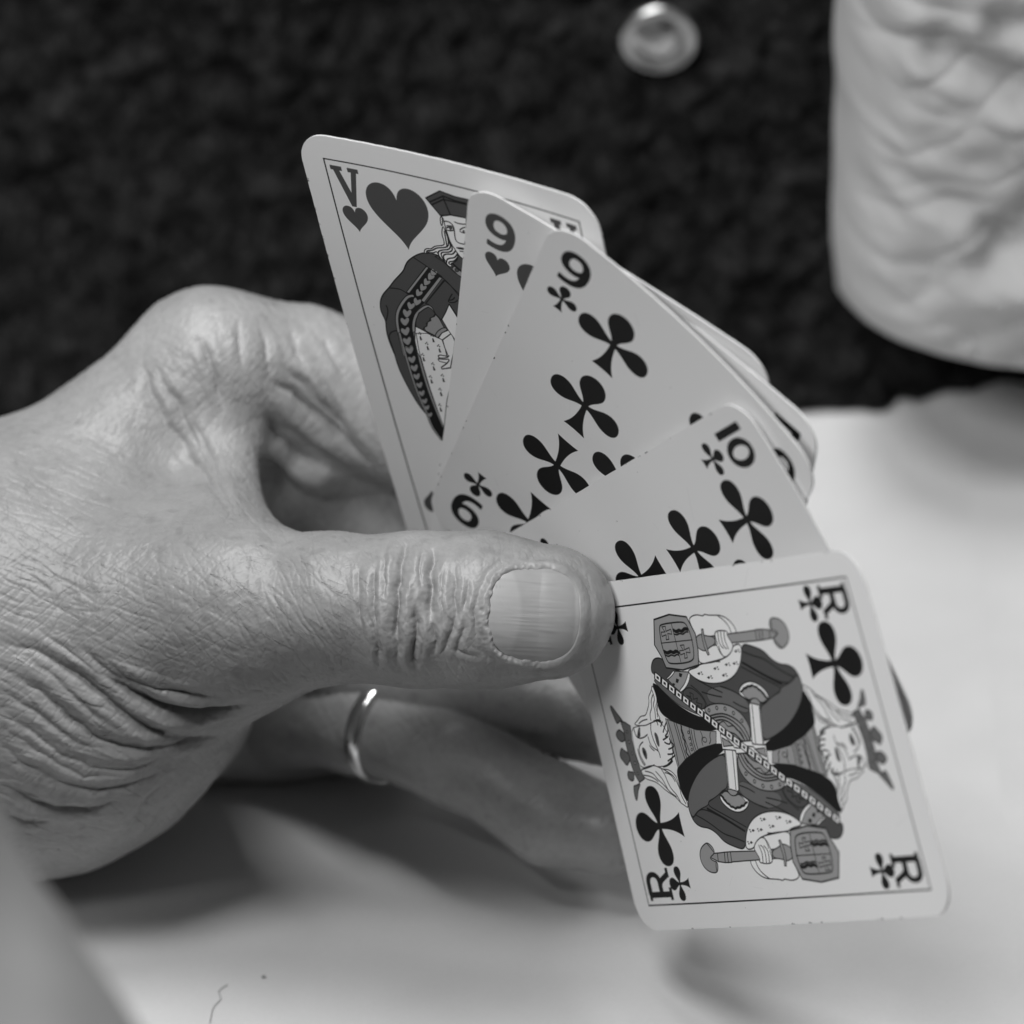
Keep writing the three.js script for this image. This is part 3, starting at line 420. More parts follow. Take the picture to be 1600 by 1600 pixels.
// ------------------------------------------------------------------ playing cards
const CW = 55, CH = 88, CORNER = 5.3, STOCK = 0.28, DOT = 20;      // millimetres; DOT is print dots per millimetre
const INK = { B: '#181818', D: '#4e4e4e', M: '#686868', G: '#989898', W: '#ebebeb', R: '#4c4c4c' };
const PAPER = '#e4e4e4';
function printCard(draw, seed) {
  const cv = document.createElement('canvas'); cv.width = CW * DOT; cv.height = CH * DOT;
  const c = cv.getContext('2d');
  c.fillStyle = PAPER; c.fillRect(0, 0, cv.width, cv.height);
  c.setTransform(DOT, 0, 0, DOT, cv.width / 2, cv.height / 2);        // origin at the middle of the card, y down
  draw(c);
  const r = rng(seed);
  for (let i = 0; i < 26; i++) {                                      // specks of dirt and scuffs
    c.fillStyle = `rgba(60,60,60,${0.12 + 0.3 * r()})`; c.beginPath();
    c.ellipse((r() - 0.5) * 52, (r() - 0.5) * 85, 0.05 + 0.13 * r() * r(), 0.05 + 0.08 * r(), r() * 3, 0, 7); c.fill();
  }
  for (const side of [-1, 1]) for (let i = 0; i < 9; i++) {              // a few nicks and specks of dirt on the long edges
    const y = (r() - 0.5) * 76, n = 1 + Math.floor(3 * r()); c.fillStyle = `rgba(50,50,50,${0.4 + 0.4 * r()})`;
    for (let k = 0; k < n; k++) { c.beginPath(); c.ellipse(side * (CW / 2 - 0.1 * r()), y + 0.7 * (r() - 0.5), 0.07 + 0.16 * r() * r(), 0.06 + 0.3 * r() * r(), r() - 0.5, 0, 7); c.fill(); }
  }
  for (let i = 0; i < 14; i++) { c.strokeStyle = `rgba(90,90,90,${0.05 + 0.12 * r()})`; c.lineWidth = 0.04 + 0.05 * r(); c.beginPath(); const x = (r() - 0.5) * 50, y = (r() - 0.5) * 80, a = r() * 6.3, l = 1 + 6 * r() * r(); c.moveTo(x, y); c.quadraticCurveTo(x + l * Math.cos(a) * 0.5 + 0.4 * (r() - 0.5), y + l * Math.sin(a) * 0.5, x + l * Math.cos(a), y + l * Math.sin(a)); c.stroke(); }
  const t = new THREE.CanvasTexture(cv); t.colorSpace = THREE.SRGBColorSpace; t.anisotropy = 8; return t;
}
function club(c, x, y, s, turn = 0) {
  c.save(); c.translate(x, y); c.rotate(turn); c.scale(s, -s); c.fillStyle = INK.B;
  for (const m of [-1, 1]) {
    c.save(); c.scale(m, 1); c.beginPath(); c.moveTo(0, 0.45);
    c.bezierCurveTo(2.0, 0.5, 2.9, 2.55, 4.8, 2.55); c.bezierCurveTo(6.2, 2.5, 6.9, 1.3, 6.85, 0); c.bezierCurveTo(6.8, -1.5, 5.9, -2.3, 4.6, -2.25); c.bezierCurveTo(2.9, -2.2, 2.0, -0.6, 0, -0.45);
    c.closePath(); c.fill(); c.restore();
  }
  c.beginPath(); c.moveTo(-0.45, 0); c.bezierCurveTo(-0.55, 2.0, -2.5, 2.9, -2.5, 5.0); c.bezierCurveTo(-2.5, 6.8, -1.3, 7.9, 0, 7.9); c.bezierCurveTo(1.3, 7.9, 2.5, 6.8, 2.5, 5.0); c.bezierCurveTo(2.5, 2.9, 0.55, 2.0, 0.45, 0); c.closePath(); c.fill();
  c.beginPath(); c.moveTo(-0.5, 0.2); c.bezierCurveTo(-0.5, -2.6, -0.9, -5.2, -2.1, -7.3); c.quadraticCurveTo(0, -7.0, 2.1, -7.3); c.bezierCurveTo(0.9, -5.2, 0.5, -2.6, 0.5, 0.2); c.closePath(); c.fill();
  c.restore();
}
function heart(c, x, y, s, turn = 0) {
  c.save(); c.translate(x, y); c.rotate(turn); c.scale(s, -s); c.fillStyle = INK.R; c.beginPath(); c.moveTo(0, -6.2);
  c.bezierCurveTo(-0.8, -3.8, -3.6, -2.2, -5.0, 0.4); c.bezierCurveTo(-6.6, 3.6, -4.6, 6.0, -2.7, 6.0); c.bezierCurveTo(-1.2, 6.0, -0.3, 5.0, 0, 3.2);
  c.bezierCurveTo(0.3, 5.0, 1.2, 6.0, 2.7, 6.0); c.bezierCurveTo(4.6, 6.0, 6.6, 3.6, 5.0, 0.4); c.bezierCurveTo(3.6, -2.2, 0.8, -3.8, 0, -6.2); c.closePath(); c.fill(); c.restore();
}
function rank(c, text, x, y, w, h, colour, font) {                    // lettering fitted into a box centred on x, y
  c.save(); c.translate(x, y); c.font = `100px ${font}`; c.textBaseline = 'alphabetic'; c.textAlign = 'left';
  const m = c.measureText(text), tw = m.actualBoundingBoxRight + m.actualBoundingBoxLeft, th = m.actualBoundingBoxAscent + m.actualBoundingBoxDescent;
  c.scale(w / tw, h / th); c.fillStyle = colour; c.strokeStyle = colour; c.lineWidth = 5; c.lineJoin = 'round'; for (const k of ['fillText', 'strokeText']) c[k](text, m.actualBoundingBoxLeft - tw / 2, m.actualBoundingBoxAscent - th / 2); c.restore();
}
function slabV(c, x, y, w, h, col) {
  c.save(); c.translate(x, y); c.scale(w / 10, h / 10); c.fillStyle = col; c.beginPath();
  for (const [i, p] of [[-5, -5], [-0.9, -5], [-0.9, -3.9], [-1.9, -3.9], [0.6, 1.4], [2.2, -3.9], [1.1, -3.9], [1.1, -5], [5, -5], [5, -3.9], [4.1, -3.9], [1.2, 5], [-0.4, 5], [-4.1, -3.9], [-5, -3.9]].entries()) i ? c.lineTo(...p) : c.moveTo(...p);
  c.closePath(); c.fill(); c.restore();
}
function slabR(c, x, y, w, h, col) {
  c.save(); c.translate(x, y); c.scale(w / 10, h / 10); c.strokeStyle = col; c.fillStyle = col; c.lineWidth = 1.7;
  c.fillRect(-5, -5, 5, 1.1); c.fillRect(-4.1, -5, 1.9, 10); c.fillRect(-5, 3.9, 4.0, 1.1);
  c.beginPath(); c.moveTo(-3, -4.3); c.lineTo(0.6, -4.3); c.bezierCurveTo(4.2, -4.3, 4.2, 0.5, 0.6, 0.5); c.lineTo(-3, 0.5); c.stroke();
  c.beginPath(); c.moveTo(0, 0.6); c.bezierCurveTo(1.6, 1.0, 2.0, 3.0, 3.3, 4.6); c.stroke(); c.fillRect(2.2, 3.9, 3.0, 1.1);
  c.restore();
}
function corners(c, draw) { for (const [sx, turn] of [[-1, 0], [1, 0], [-1, Math.PI], [1, Math.PI]]) { c.save(); c.rotate(turn); draw(c, sx); c.restore(); } }
function numberCard(text, pip, spots) {
  return (c) => {
    const red = pip === heart, col = red ? INK.R : INK.B;
    corners(c, (k, sx) => {
      const x = sx * (CW / 2 - 6.0);
      if (text === '10') { k.fillStyle = col; k.fillRect(x - 3.1, -39.8, 1.35, 7.4); k.save(); k.strokeStyle = col; k.lineWidth = 1.25; k.beginPath(); k.ellipse(x + 1.25, -36.1, 1.75, 3.05, 0, 0, 7); k.stroke(); k.restore(); }
      else rank(k, text, x, -36.1, 5.0, 7.6, col, 'bold sans-serif');
      if (red) heart(k, x, -28.4, 0.4); else club(k, x, -28.0, 0.4);
    });
    for (const [x, y] of spots) pip(c, red ? x * 1.1 : x, -y, red ? 1 : 0.98, y < 0 ? Math.PI : 0);
  };
}
function inkwork(c, list) {
  for (const [mode, fill, lw, p] of list) {
    const n = p.length / 2, X = (i) => p[2 * ((i + n) % n)], Y = (i) => -p[2 * ((i + n) % n) + 1];
    c.beginPath();
    if (mode === 's') {
      c.moveTo((X(0) + X(n - 1)) / 2, (Y(0) + Y(n - 1)) / 2);
      for (let i = 0; i < n; i++) c.quadraticCurveTo(X(i), Y(i), (X(i) + X(i + 1)) / 2, (Y(i) + Y(i + 1)) / 2);
      c.closePath();
    } else if (mode === 'o') {
      c.moveTo(X(0), Y(0));
      for (let i = 1; i < n - 1; i++) c.quadraticCurveTo(X(i), Y(i), i === n - 2 ? X(i + 1) : (X(i) + X(i + 1)) / 2, i === n - 2 ? Y(i + 1) : (Y(i) + Y(i + 1)) / 2);
      if (n === 2) c.lineTo(X(1), Y(1));
    } else { c.moveTo(X(0), Y(0)); for (let i = 1; i < n; i++) c.lineTo(X(i), Y(i)); if (mode === 'p') c.closePath(); }
    c.lineJoin = 'round'; c.lineCap = 'round';
    if (fill === 'g') { c.strokeStyle = INK.B; c.lineWidth = lw * 1.7; c.stroke(); c.strokeStyle = INK.G; c.lineWidth = lw; c.stroke(); continue; }
    if (fill) { c.fillStyle = INK[fill]; c.fill(); }
    if (lw) { c.strokeStyle = INK.B; c.lineWidth = lw * 1.25; c.stroke(); }
  }
}
function frame(c) { c.strokeStyle = INK.B; c.lineWidth = 0.23; c.strokeRect(-CW / 2 + 4.0, -CH / 2 + 4.43, CW - 8.0, CH - 8.86); }
function kingFace(c) {
  frame(c);
  corners(c, (k, sx) => { const x = sx * (CW / 2 - 7.2); slabR(k, x, -35.0, 5.0, 7.2, INK.B); club(k, x, -28.5, 0.4); });
  for (const t of [0, Math.PI]) {
    c.save(); c.rotate(t); club(c, -11.1, -30.5, 0.93);
    c.save(); c.beginPath(); c.moveTo(-37.2, 62.7); c.lineTo(37.2, -62.7); c.lineTo(-90, -62.7); c.lineTo(-90, 62.7); c.closePath(); c.clip();   // each half of the double picture ends at the chain
    inkwork(c, KING_INK); c.restore(); c.restore();
  }
  const ax = -12.4, ay = -20.9, L = 2 * Math.hypot(ax, ay), n = 25;
  c.lineWidth = 1.3; c.strokeStyle = INK.B; c.beginPath(); c.moveTo(ax, -ay); c.lineTo(-ax, ay); c.stroke();
  for (let i = 0; i < n; i++) {
    const t = (i + 0.5) / n * 2 - 1; c.save(); c.translate(-ax * t, ay * t); c.rotate(Math.atan2(ay, -ax));
    c.fillStyle = INK.W; c.fillRect(-0.36 * L / n, -0.5, 0.72 * L / n, 1.0); c.fillStyle = INK.B; c.fillRect(-0.16 * L / n, -0.22, 0.32 * L / n, 0.44); c.restore();
  }
}
function jackFace(c) {
  frame(c);
  corners(c, (k, sx) => { const x = sx * (CW / 2 - 7.3); slabV(k, x, -34.8, 5.0, 7.5, INK.R); heart(k, x, -28.6, 0.4); });
  for (const t of [Math.PI, 0]) {
    c.save(); c.rotate(t); heart(c, -11.7, -30.8, 1.0);
    inkwork(c, JACK_INK); c.restore();
  }
}
function backPattern(c) {
  c.fillStyle = '#6a6a6a'; c.fillRect(-CW / 2 + 3.2, -CH / 2 + 3.2, CW - 6.4, CH - 6.4); c.strokeStyle = '#cfcfcf'; c.lineWidth = 0.25;
  c.save(); c.beginPath(); c.rect(-CW / 2 + 4, -CH / 2 + 4, CW - 8, CH - 8); c.clip();
  for (let k = -80; k <= 80; k += 2.2) { c.beginPath(); c.moveTo(k - 45, -45); c.lineTo(k + 45, 45); c.moveTo(k + 45, -45); c.lineTo(k - 45, 45); c.stroke(); } c.restore();
}
const nine = [[-11.25, 27.1], [-11.25, 9.05], [-11.25, -9.05], [-11.25, -27.1], [11.25, 27.1], [11.25, 9.05], [11.25, -9.05], [11.25, -27.1], [0, 0]];
const ten = [...nine.slice(0, 8), [0, 18.1], [0, -18.1]];
const seven = [[-11.25, 27.1], [-11.25, 0], [-11.25, -27.1], [11.25, 27.1], [11.25, 0], [11.25, -27.1], [0, 13.5]];
function cardGeometry(k1, k2, k3, seed) {
  const nu = 40, rows = [], h = CH / 2, w = CW / 2, r = CORNER;
  for (let i = 0; i <= 10; i++) rows.push(-h + r * (1 - Math.cos(i / 10 * Math.PI / 2)));
  for (let i = 1; i < 44; i++) rows.push(-h + r + (CH - 2 * r) * i / 44);
  for (let i = 10; i >= 0; i--) rows.push(h - r * (1 - Math.cos(i / 10 * Math.PI / 2)));
  const half = (v) => { const e = Math.max(0, Math.abs(v) - (h - r)); return w - r + Math.sqrt(Math.max(0, r * r - e * e)); };
  const place = (u, v, z) => { const a = k1 || 1e-7, b = k2 || 1e-7; const zz = (1 - Math.cos(a * u)) / a + (1 - Math.cos(b * v)) / b + k3 * u * v; return [Math.sin(a * u) / a - z * a * u, Math.sin(b * v) / b - z * b * v, zz + z]; };
  const pos = [], uv = [], idx = [], g = new THREE.BufferGeometry(), rim = [];
  const put = (u, v, z) => { const p = place(u, v, z); pos.push(p[0] / 1000, p[1] / 1000, p[2] / 1000); uv.push(u / CW + 0.5, v / CH + 0.5); return pos.length / 3 - 1; };
  const wear = (u, v) => 0.05 * noise(u * 0.9 + seed, v * 0.9, seed);                                        // a slightly nibbled outline
  const side = (z) => rows.map((v, j) => { const row = []; const hw = half(v); for (let i = 0; i <= nu; i++) { const s = i / nu * 2 - 1, edge = Math.abs(s) === 1 || j === 0 || j === rows.length - 1 ? 1 + wear(s * hw, v) / 30 : 1; row.push(put(s * hw * edge, v * edge, z)); } return row; });
  const f = side(STOCK / 2); g.addGroup(0, 0, 0);
  const quad = (a, b, c2, d) => idx.push(a, b, c2, a, c2, d);
  for (let j = 0; j < rows.length - 1; j++) for (let i = 0; i < nu; i++) quad(f[j][i], f[j][i + 1], f[j + 1][i + 1], f[j + 1][i]);
  const n0 = idx.length, b = side(-STOCK / 2);
  for (let j = 0; j < rows.length - 1; j++) for (let i = 0; i < nu; i++) quad(b[j][i + 1], b[j][i], b[j + 1][i], b[j + 1][i + 1]);
  const n1 = idx.length, loop = [];
  for (let i = 0; i <= nu; i++) loop.push([0, i]); for (let j = 1; j < rows.length; j++) loop.push([j, nu]);
  for (let i = nu - 1; i >= 0; i--) loop.push([rows.length - 1, i]); for (let j = rows.length - 2; j > 0; j--) loop.push([j, 0]);
  const ink = [];
  const copy = (a) => { while (ink.length < pos.length) ink.push(1); const u = uv[2 * a] - 0.5, v = uv[2 * a + 1] - 0.5, k = 0.62 * (1 + 0.15 * noise(v * 60, seed, u * 40)); ink.push(k, k, k); pos.push(pos[3 * a], pos[3 * a + 1], pos[3 * a + 2]); uv.push(0, 0); return pos.length / 3 - 1; };
  const top = loop.map(([j, i]) => copy(f[j][i])), bot = loop.map(([j, i]) => copy(b[j][i]));
  for (let i = 0; i < loop.length; i++) { const k = (i + 1) % loop.length; quad(bot[i], bot[k], top[k], top[i]); }
  g.setAttribute('position', new THREE.Float32BufferAttribute(pos, 3)); g.setAttribute('uv', new THREE.Float32BufferAttribute(uv, 2)); g.setIndex(idx);
  g.setAttribute('color', new THREE.Float32BufferAttribute(ink, 3));
  g.clearGroups(); g.addGroup(0, n0, 0); g.addGroup(n0, n1 - n0, 1); g.addGroup(n1, idx.length - n1, 2); g.computeVertexNormals(); return g;
}
const backMap = printCard(backPattern, 5);
const edgeMat = new THREE.MeshStandardMaterial({ vertexColors: true, roughness: 0.9 });
const backMat = new THREE.MeshPhysicalMaterial({ map: backMap, roughness: 0.45 });
// turn vector, middle (mm) and the bends of each card, measured from the photograph
const HELD = [
  ['V', jackFace, [0.72505, -0.64894, -0.02851, -1.28950, 18.53111, 20.20087, 0.00379, -0.00067, -0.00056], 'jack of hearts, hindmost card of the fan, reaching highest', 'playing_card'],
  ['9H', numberCard('9', heart, nine), [0.84149, -0.56309, -0.36445, 13.19221, 8.90497, 26.09769, 0.00214, 0.00100, -0.00019], 'nine of hearts between the jack of hearts and the nine of clubs', 'playing_card_001'],
  ['X', numberCard('7', club, seven), [0.87125, -0.53685, -0.50420, 17.85081, 4.44164, 27.84176, 0.00317, 0.00056, -0.00017], 'card almost hidden behind the nine of clubs, only its upper edge showing', 'playing_card_002'],
  ['9C', numberCard('9', club, nine), [0.90449, -0.57257, -0.58927, 17.24966, 4.22872, 31.35086, 0.00595, 0.00018, 0.00010], 'nine of clubs in the middle of the fan', 'playing_card_003'],
  ['10C', numberCard('10', club, ten), [0.95432, -0.57082, -0.94051, 29.66705, -17.30381, 31.37146, 0.00329, 0.00078, 0.00034], 'ten of clubs partly covered by the king of clubs', 'playing_card_004'],
  ['K', kingFace, [0.92666, -0.65653, -1.21291, 35.48230, -35.00989, 41.21990, 0.00039, -0.00066, -0.00051], 'king of clubs, foremost card of the fan, under the thumb tip', 'playing_card_005'],
];
const SHIFT = { V: [0, 0, 0, 0], '9H': [0, 0, 0, 0], X: [5.5, -0.5, 0.3, 8.0], '9C': [0, 0, 0.1, 0], '10C': [0, 0, 0.35, 0], K: [0, 0, 0.75, 0] };   // own-frame right, up, off the face (mm) and turn (degrees)
HELD.forEach(([id, draw, q, label, name], i) => {
  const faceMat = new THREE.MeshPhysicalMaterial({ map: printCard(draw, 40 + i), roughness: 0.55, specularIntensity: 0.35 });
  const m = shaded(new THREE.Mesh(cardGeometry(q[6], q[7], q[8], i * 7.3 + 1), [faceMat, backMat, edgeMat]));
  const v = new THREE.Vector3(q[0], q[1], q[2]), a = v.length(); v.normalize();
  const R = new THREE.Matrix4().makeRotationAxis(v, a), s = SHIFT[id];
  const off = new THREE.Vector3(s[0], s[1], s[2]).applyMatrix4(R);
  if (id === 'X') R.multiply(new THREE.Matrix4().makeRotationY(-0.08));
  R.multiply(new THREE.Matrix4().makeRotationZ(s[3] * Math.PI / 180));
  m.quaternion.setFromRotationMatrix(TILT.clone().multiply(R));
  m.position.copy(here(q[3] + off.x, q[4] + off.y, q[5] + off.z));
  add(m, name, label, 'playing card', 'fan of held playing cards');
});
// ------------------------------------------------------------------ the hand: one continuous skin
// joints are [x, y, z, radius] in millimetres of the measured frame; j() takes them as sight position and depth
const j = (px, py, z, r) => [(px - 800) / 10 * (1 - z / REACH), (800 - py) / 10 * (1 - z / REACH), z, r];
const PALM = [                                                     // [joint, joint, blend]
  [j(-420, 1010, -14, 30), j(-60, 960, -16, 25), 12],              // wrist
  [j(-420, 1010, -14, 30), j(-60, 1100, -14, 24), 12],
  [j(-60, 960, -20, 24), j(70, 850, -26, 17), 12],                 // index metacarpal
  [j(70, 850, -26, 17), j(330, 585, -24, 13.2), 10],
  [j(-60, 960, -16, 25), j(130, 985, -8, 19), 12],                 // thumb metacarpal
  [j(130, 985, -8, 19), j(330, 955, 4, 14.5), 10],
  [j(80, 900, -18, 17), j(215, 745, -20, 11.5), 12],               // muscle between them
  [j(205, 860, -14, 13), j(320, 850, -4, 8), 9],
  [j(322, 620, -21, 6.5), j(343, 735, -13, 4.4), 6],               // edge of the web
  [j(343, 735, -13, 4.4), j(366, 850, -2, 6), 6],
  [j(330, 1000, -2, 12), j(150, 1105, -10, 19), 10],               // ball of the thumb
  [j(150, 1105, -10, 19), j(-60, 1125, -14, 23), 12],
  [j(285, 1108, -24, 11), j(90, 1200, -18, 13.5), 8],                // heel
  [j(90, 1200, -18, 13.5), j(-80, 1225, -14, 15), 10],
  [j(60, 980, -40, 18), j(300, 900, -50, 16), 12],                 // depth of the palm
  [j(60, 1050, -40, 18), j(330, 1060, -52, 13), 12],
];
const FINGERS = [
  { k: 6, bones: [[j(250, 975, 0, 15.5), j(400, 962, 8, 13.2)], [j(400, 962, 8, 13.2), j(520, 950, 13, 11.2)], [j(520, 950, 13, 11.2), j(650, 953, 16.5, 11.5)], [j(650, 953, 16.5, 11.5), j(755, 953, 18, 11.7)], [j(755, 953, 18, 11.7), j(853, 957, 19, 10.5)]] },      // thumb
  { k: 5, bones: [[j(330, 585, -24, 13), j(470, 590, -27, 11.2)], [j(470, 590, -27, 11.2), j(580, 628, -29, 11.8)], [j(580, 628, -29, 11.8), j(760, 720, -22, 9)], [j(760, 720, -22, 9), j(880, 800, -20, 8)]] },     // index
  { k: 5, bones: [[j(300, 730, -42, 13), j(420, 715, -37, 12.5)], [j(420, 715, -37, 12.5), j(505, 735, -40, 11)], [j(505, 735, -40, 11), j(700, 900, -44, 9)], [j(700, 900, -44, 9), j(860, 960, -34, 8)]] },
  { k: 3.5, bones: [[j(398, 590, -24, 5), j(432, 668, -22.5, 4.4)], [j(432, 668, -22.5, 4.4), j(492, 722, -27, 4.4)], [j(492, 722, -27, 4.4), j(580, 744, -35, 5)]] },
  { k: 3.5, bones: [[j(420, 560, -24, 6), j(500, 640, -24, 4.6)], [j(500, 640, -24, 4.6), j(560, 700, -30, 5)]] },
  { k: 4, bones: [[j(330, 850, -52, 12), j(470, 800, -48, 10)], [j(470, 800, -48, 10), j(620, 850, -46, 8.5)]] },     // middle, upper part
  { k: 4, bones: [[j(330, 960, -55, 12), j(560, 1040, -36, 9)], [j(560, 1040, -36, 9), j(760, 1082, -24, 8.3)], [j(760, 1082, -24, 8.3), j(960, 1128, -20, 7.4)]] },
  { k: 4, bones: [[j(330, 1060, -55, 12), j(450, 1110, -46, 9)], [j(450, 1110, -46, 9), j(570, 1128, -34, 8.2)], [j(570, 1128, -34, 8.2), j(720, 1180, -22, 8)], [j(720, 1180, -22, 8), j(862, 1274, -17, 7.6)], [j(862, 1274, -17, 7.6), j(945, 1296, -15, 7.2)]] },   // ring finger
  { k: 4, bones: [[j(300, 1120, -48, 11), j(440, 1140, -52, 8.6)], [j(440, 1140, -52, 8.6), j(640, 1120, -46, 7.6)]] },
];
const smin = (a, b, k) => { const h = Math.max(k - Math.abs(a - b), 0) / k; return Math.min(a, b) - h * h * k * 0.25; };
function bone([a, b]) {
  const ax = a[0], ay = a[1], az = a[2], bx = b[0] - ax, by = b[1] - ay, bz = b[2] - az, l = bx * bx + by * by + bz * bz, ra = a[3], dr = b[3] - a[3];
  return (x, y, z) => { const px = x - ax, py = y - ay, pz = z - az; let h = (px * bx + py * by + pz * bz) / l; h = h < 0 ? 0 : h > 1 ? 1 : h; const qx = px - bx * h, qy = py - by * h, qz = pz - bz * h; return Math.sqrt(qx * qx + qy * qy + qz * qz) - ra - dr * h; };
}
const palmBones = PALM.map((p) => [bone(p), p[2]]), fingerBones = FINGERS.map((f) => [f.bones.map(bone), f.k]);
function skin(x, y, z) {
  let p = palmBones[0][0](x, y, z);
  for (let i = 1; i < palmBones.length; i++) p = smin(p, palmBones[i][0](x, y, z), palmBones[i][1]);
  let d = 1e9;
  for (const [bs, k] of fingerBones) { let f = bs[0](x, y, z); for (let i = 1; i < bs.length; i++) f = smin(f, bs[i](x, y, z), 3); d = Math.min(d, smin(p, f, k)); }
  return d;
}
const gradient = (x, y, z, e = 0.4) => { const v = new THREE.Vector3(skin(x + e, y, z) - skin(x - e, y, z), skin(x, y + e, z) - skin(x, y - e, z), skin(x, y, z + e) - skin(x, y, z - e)); return v.normalize(); };
function surfaceNet(f, lo, hi, h) {
  const n = lo.map((v, i) => Math.ceil((hi[i] - v) / h) + 1), [nx, ny, nz] = n, F = new Float32Array(nx * ny * nz).fill(NaN), B = 8;
  const at = (i, k, l) => { const o = (l * ny + k) * nx + i; let v = F[o]; if (v !== v) v = F[o] = f(lo[0] + i * h, lo[1] + k * h, lo[2] + l * h); return v; };
  const verts = [], cell = new Map(), faces = [];
  const reach = h * B * 0.5 * Math.sqrt(3) + h * 2;
  const blocks = [];
  for (let l = 0; l < nz - 1; l += B) for (let k = 0; k < ny - 1; k += B) for (let i = 0; i < nx - 1; i += B)
    if (Math.abs(f(lo[0] + (i + B / 2) * h, lo[1] + (k + B / 2) * h, lo[2] + (l + B / 2) * h)) < reach) blocks.push([i, k, l]);
  const E = [[0, 1], [2, 3], [4, 5], [6, 7], [0, 2], [1, 3], [4, 6], [5, 7], [0, 4], [1, 5], [2, 6], [3, 7]], v8 = new Float64Array(8);
  for (const [bi, bk, bl] of blocks) for (let l = bl; l < Math.min(bl + B, nz - 1); l++) for (let k = bk; k < Math.min(bk + B, ny - 1); k++) for (let i = bi; i < Math.min(bi + B, nx - 1); i++) {
    let m = 0; for (let c = 0; c < 8; c++) { v8[c] = at(i + (c & 1), k + ((c >> 1) & 1), l + (c >> 2)); if (v8[c] < 0) m |= 1 << c; }
    if (m === 0 || m === 255) continue;
    let x = 0, y = 0, z = 0, w = 0;
    for (const [a, b] of E) { const sa = v8[a] < 0, sb = v8[b] < 0; if (sa === sb) continue; const t = v8[a] / (v8[a] - v8[b]); x += (a & 1) + t * ((b & 1) - (a & 1)); y += ((a >> 1) & 1) + t * (((b >> 1) & 1) - ((a >> 1) & 1)); z += (a >> 2) + t * ((b >> 2) - (a >> 2)); w++; }
    cell.set((l * ny + k) * nx + i, verts.length / 3); verts.push(lo[0] + (i + x / w) * h, lo[1] + (k + y / w) * h, lo[2] + (l + z / w) * h);
  }
  const D = [1, nx, nx * ny];
  for (const [o] of cell) {
    const i = o % nx, k = Math.floor(o / nx) % ny, l = Math.floor(o / (nx * ny)), s0 = at(i, k, l) < 0;
    for (let a = 0; a < 3; a++) {
      const s1 = at(i + (a === 0), k + (a === 1), l + (a === 2)) < 0; if (s0 === s1) continue;
      const b = (a + 1) % 3, c = (a + 2) % 3, p = [o, o - D[b], o - D[b] - D[c], o - D[c]].map((q) => cell.get(q));
      if (p.some((q) => q === undefined)) continue;
      if (s0) faces.push(p[0], p[1], p[2], p[0], p[2], p[3]); else faces.push(p[0], p[2], p[1], p[0], p[3], p[2]);
    }
  }
  return { verts, faces };
}

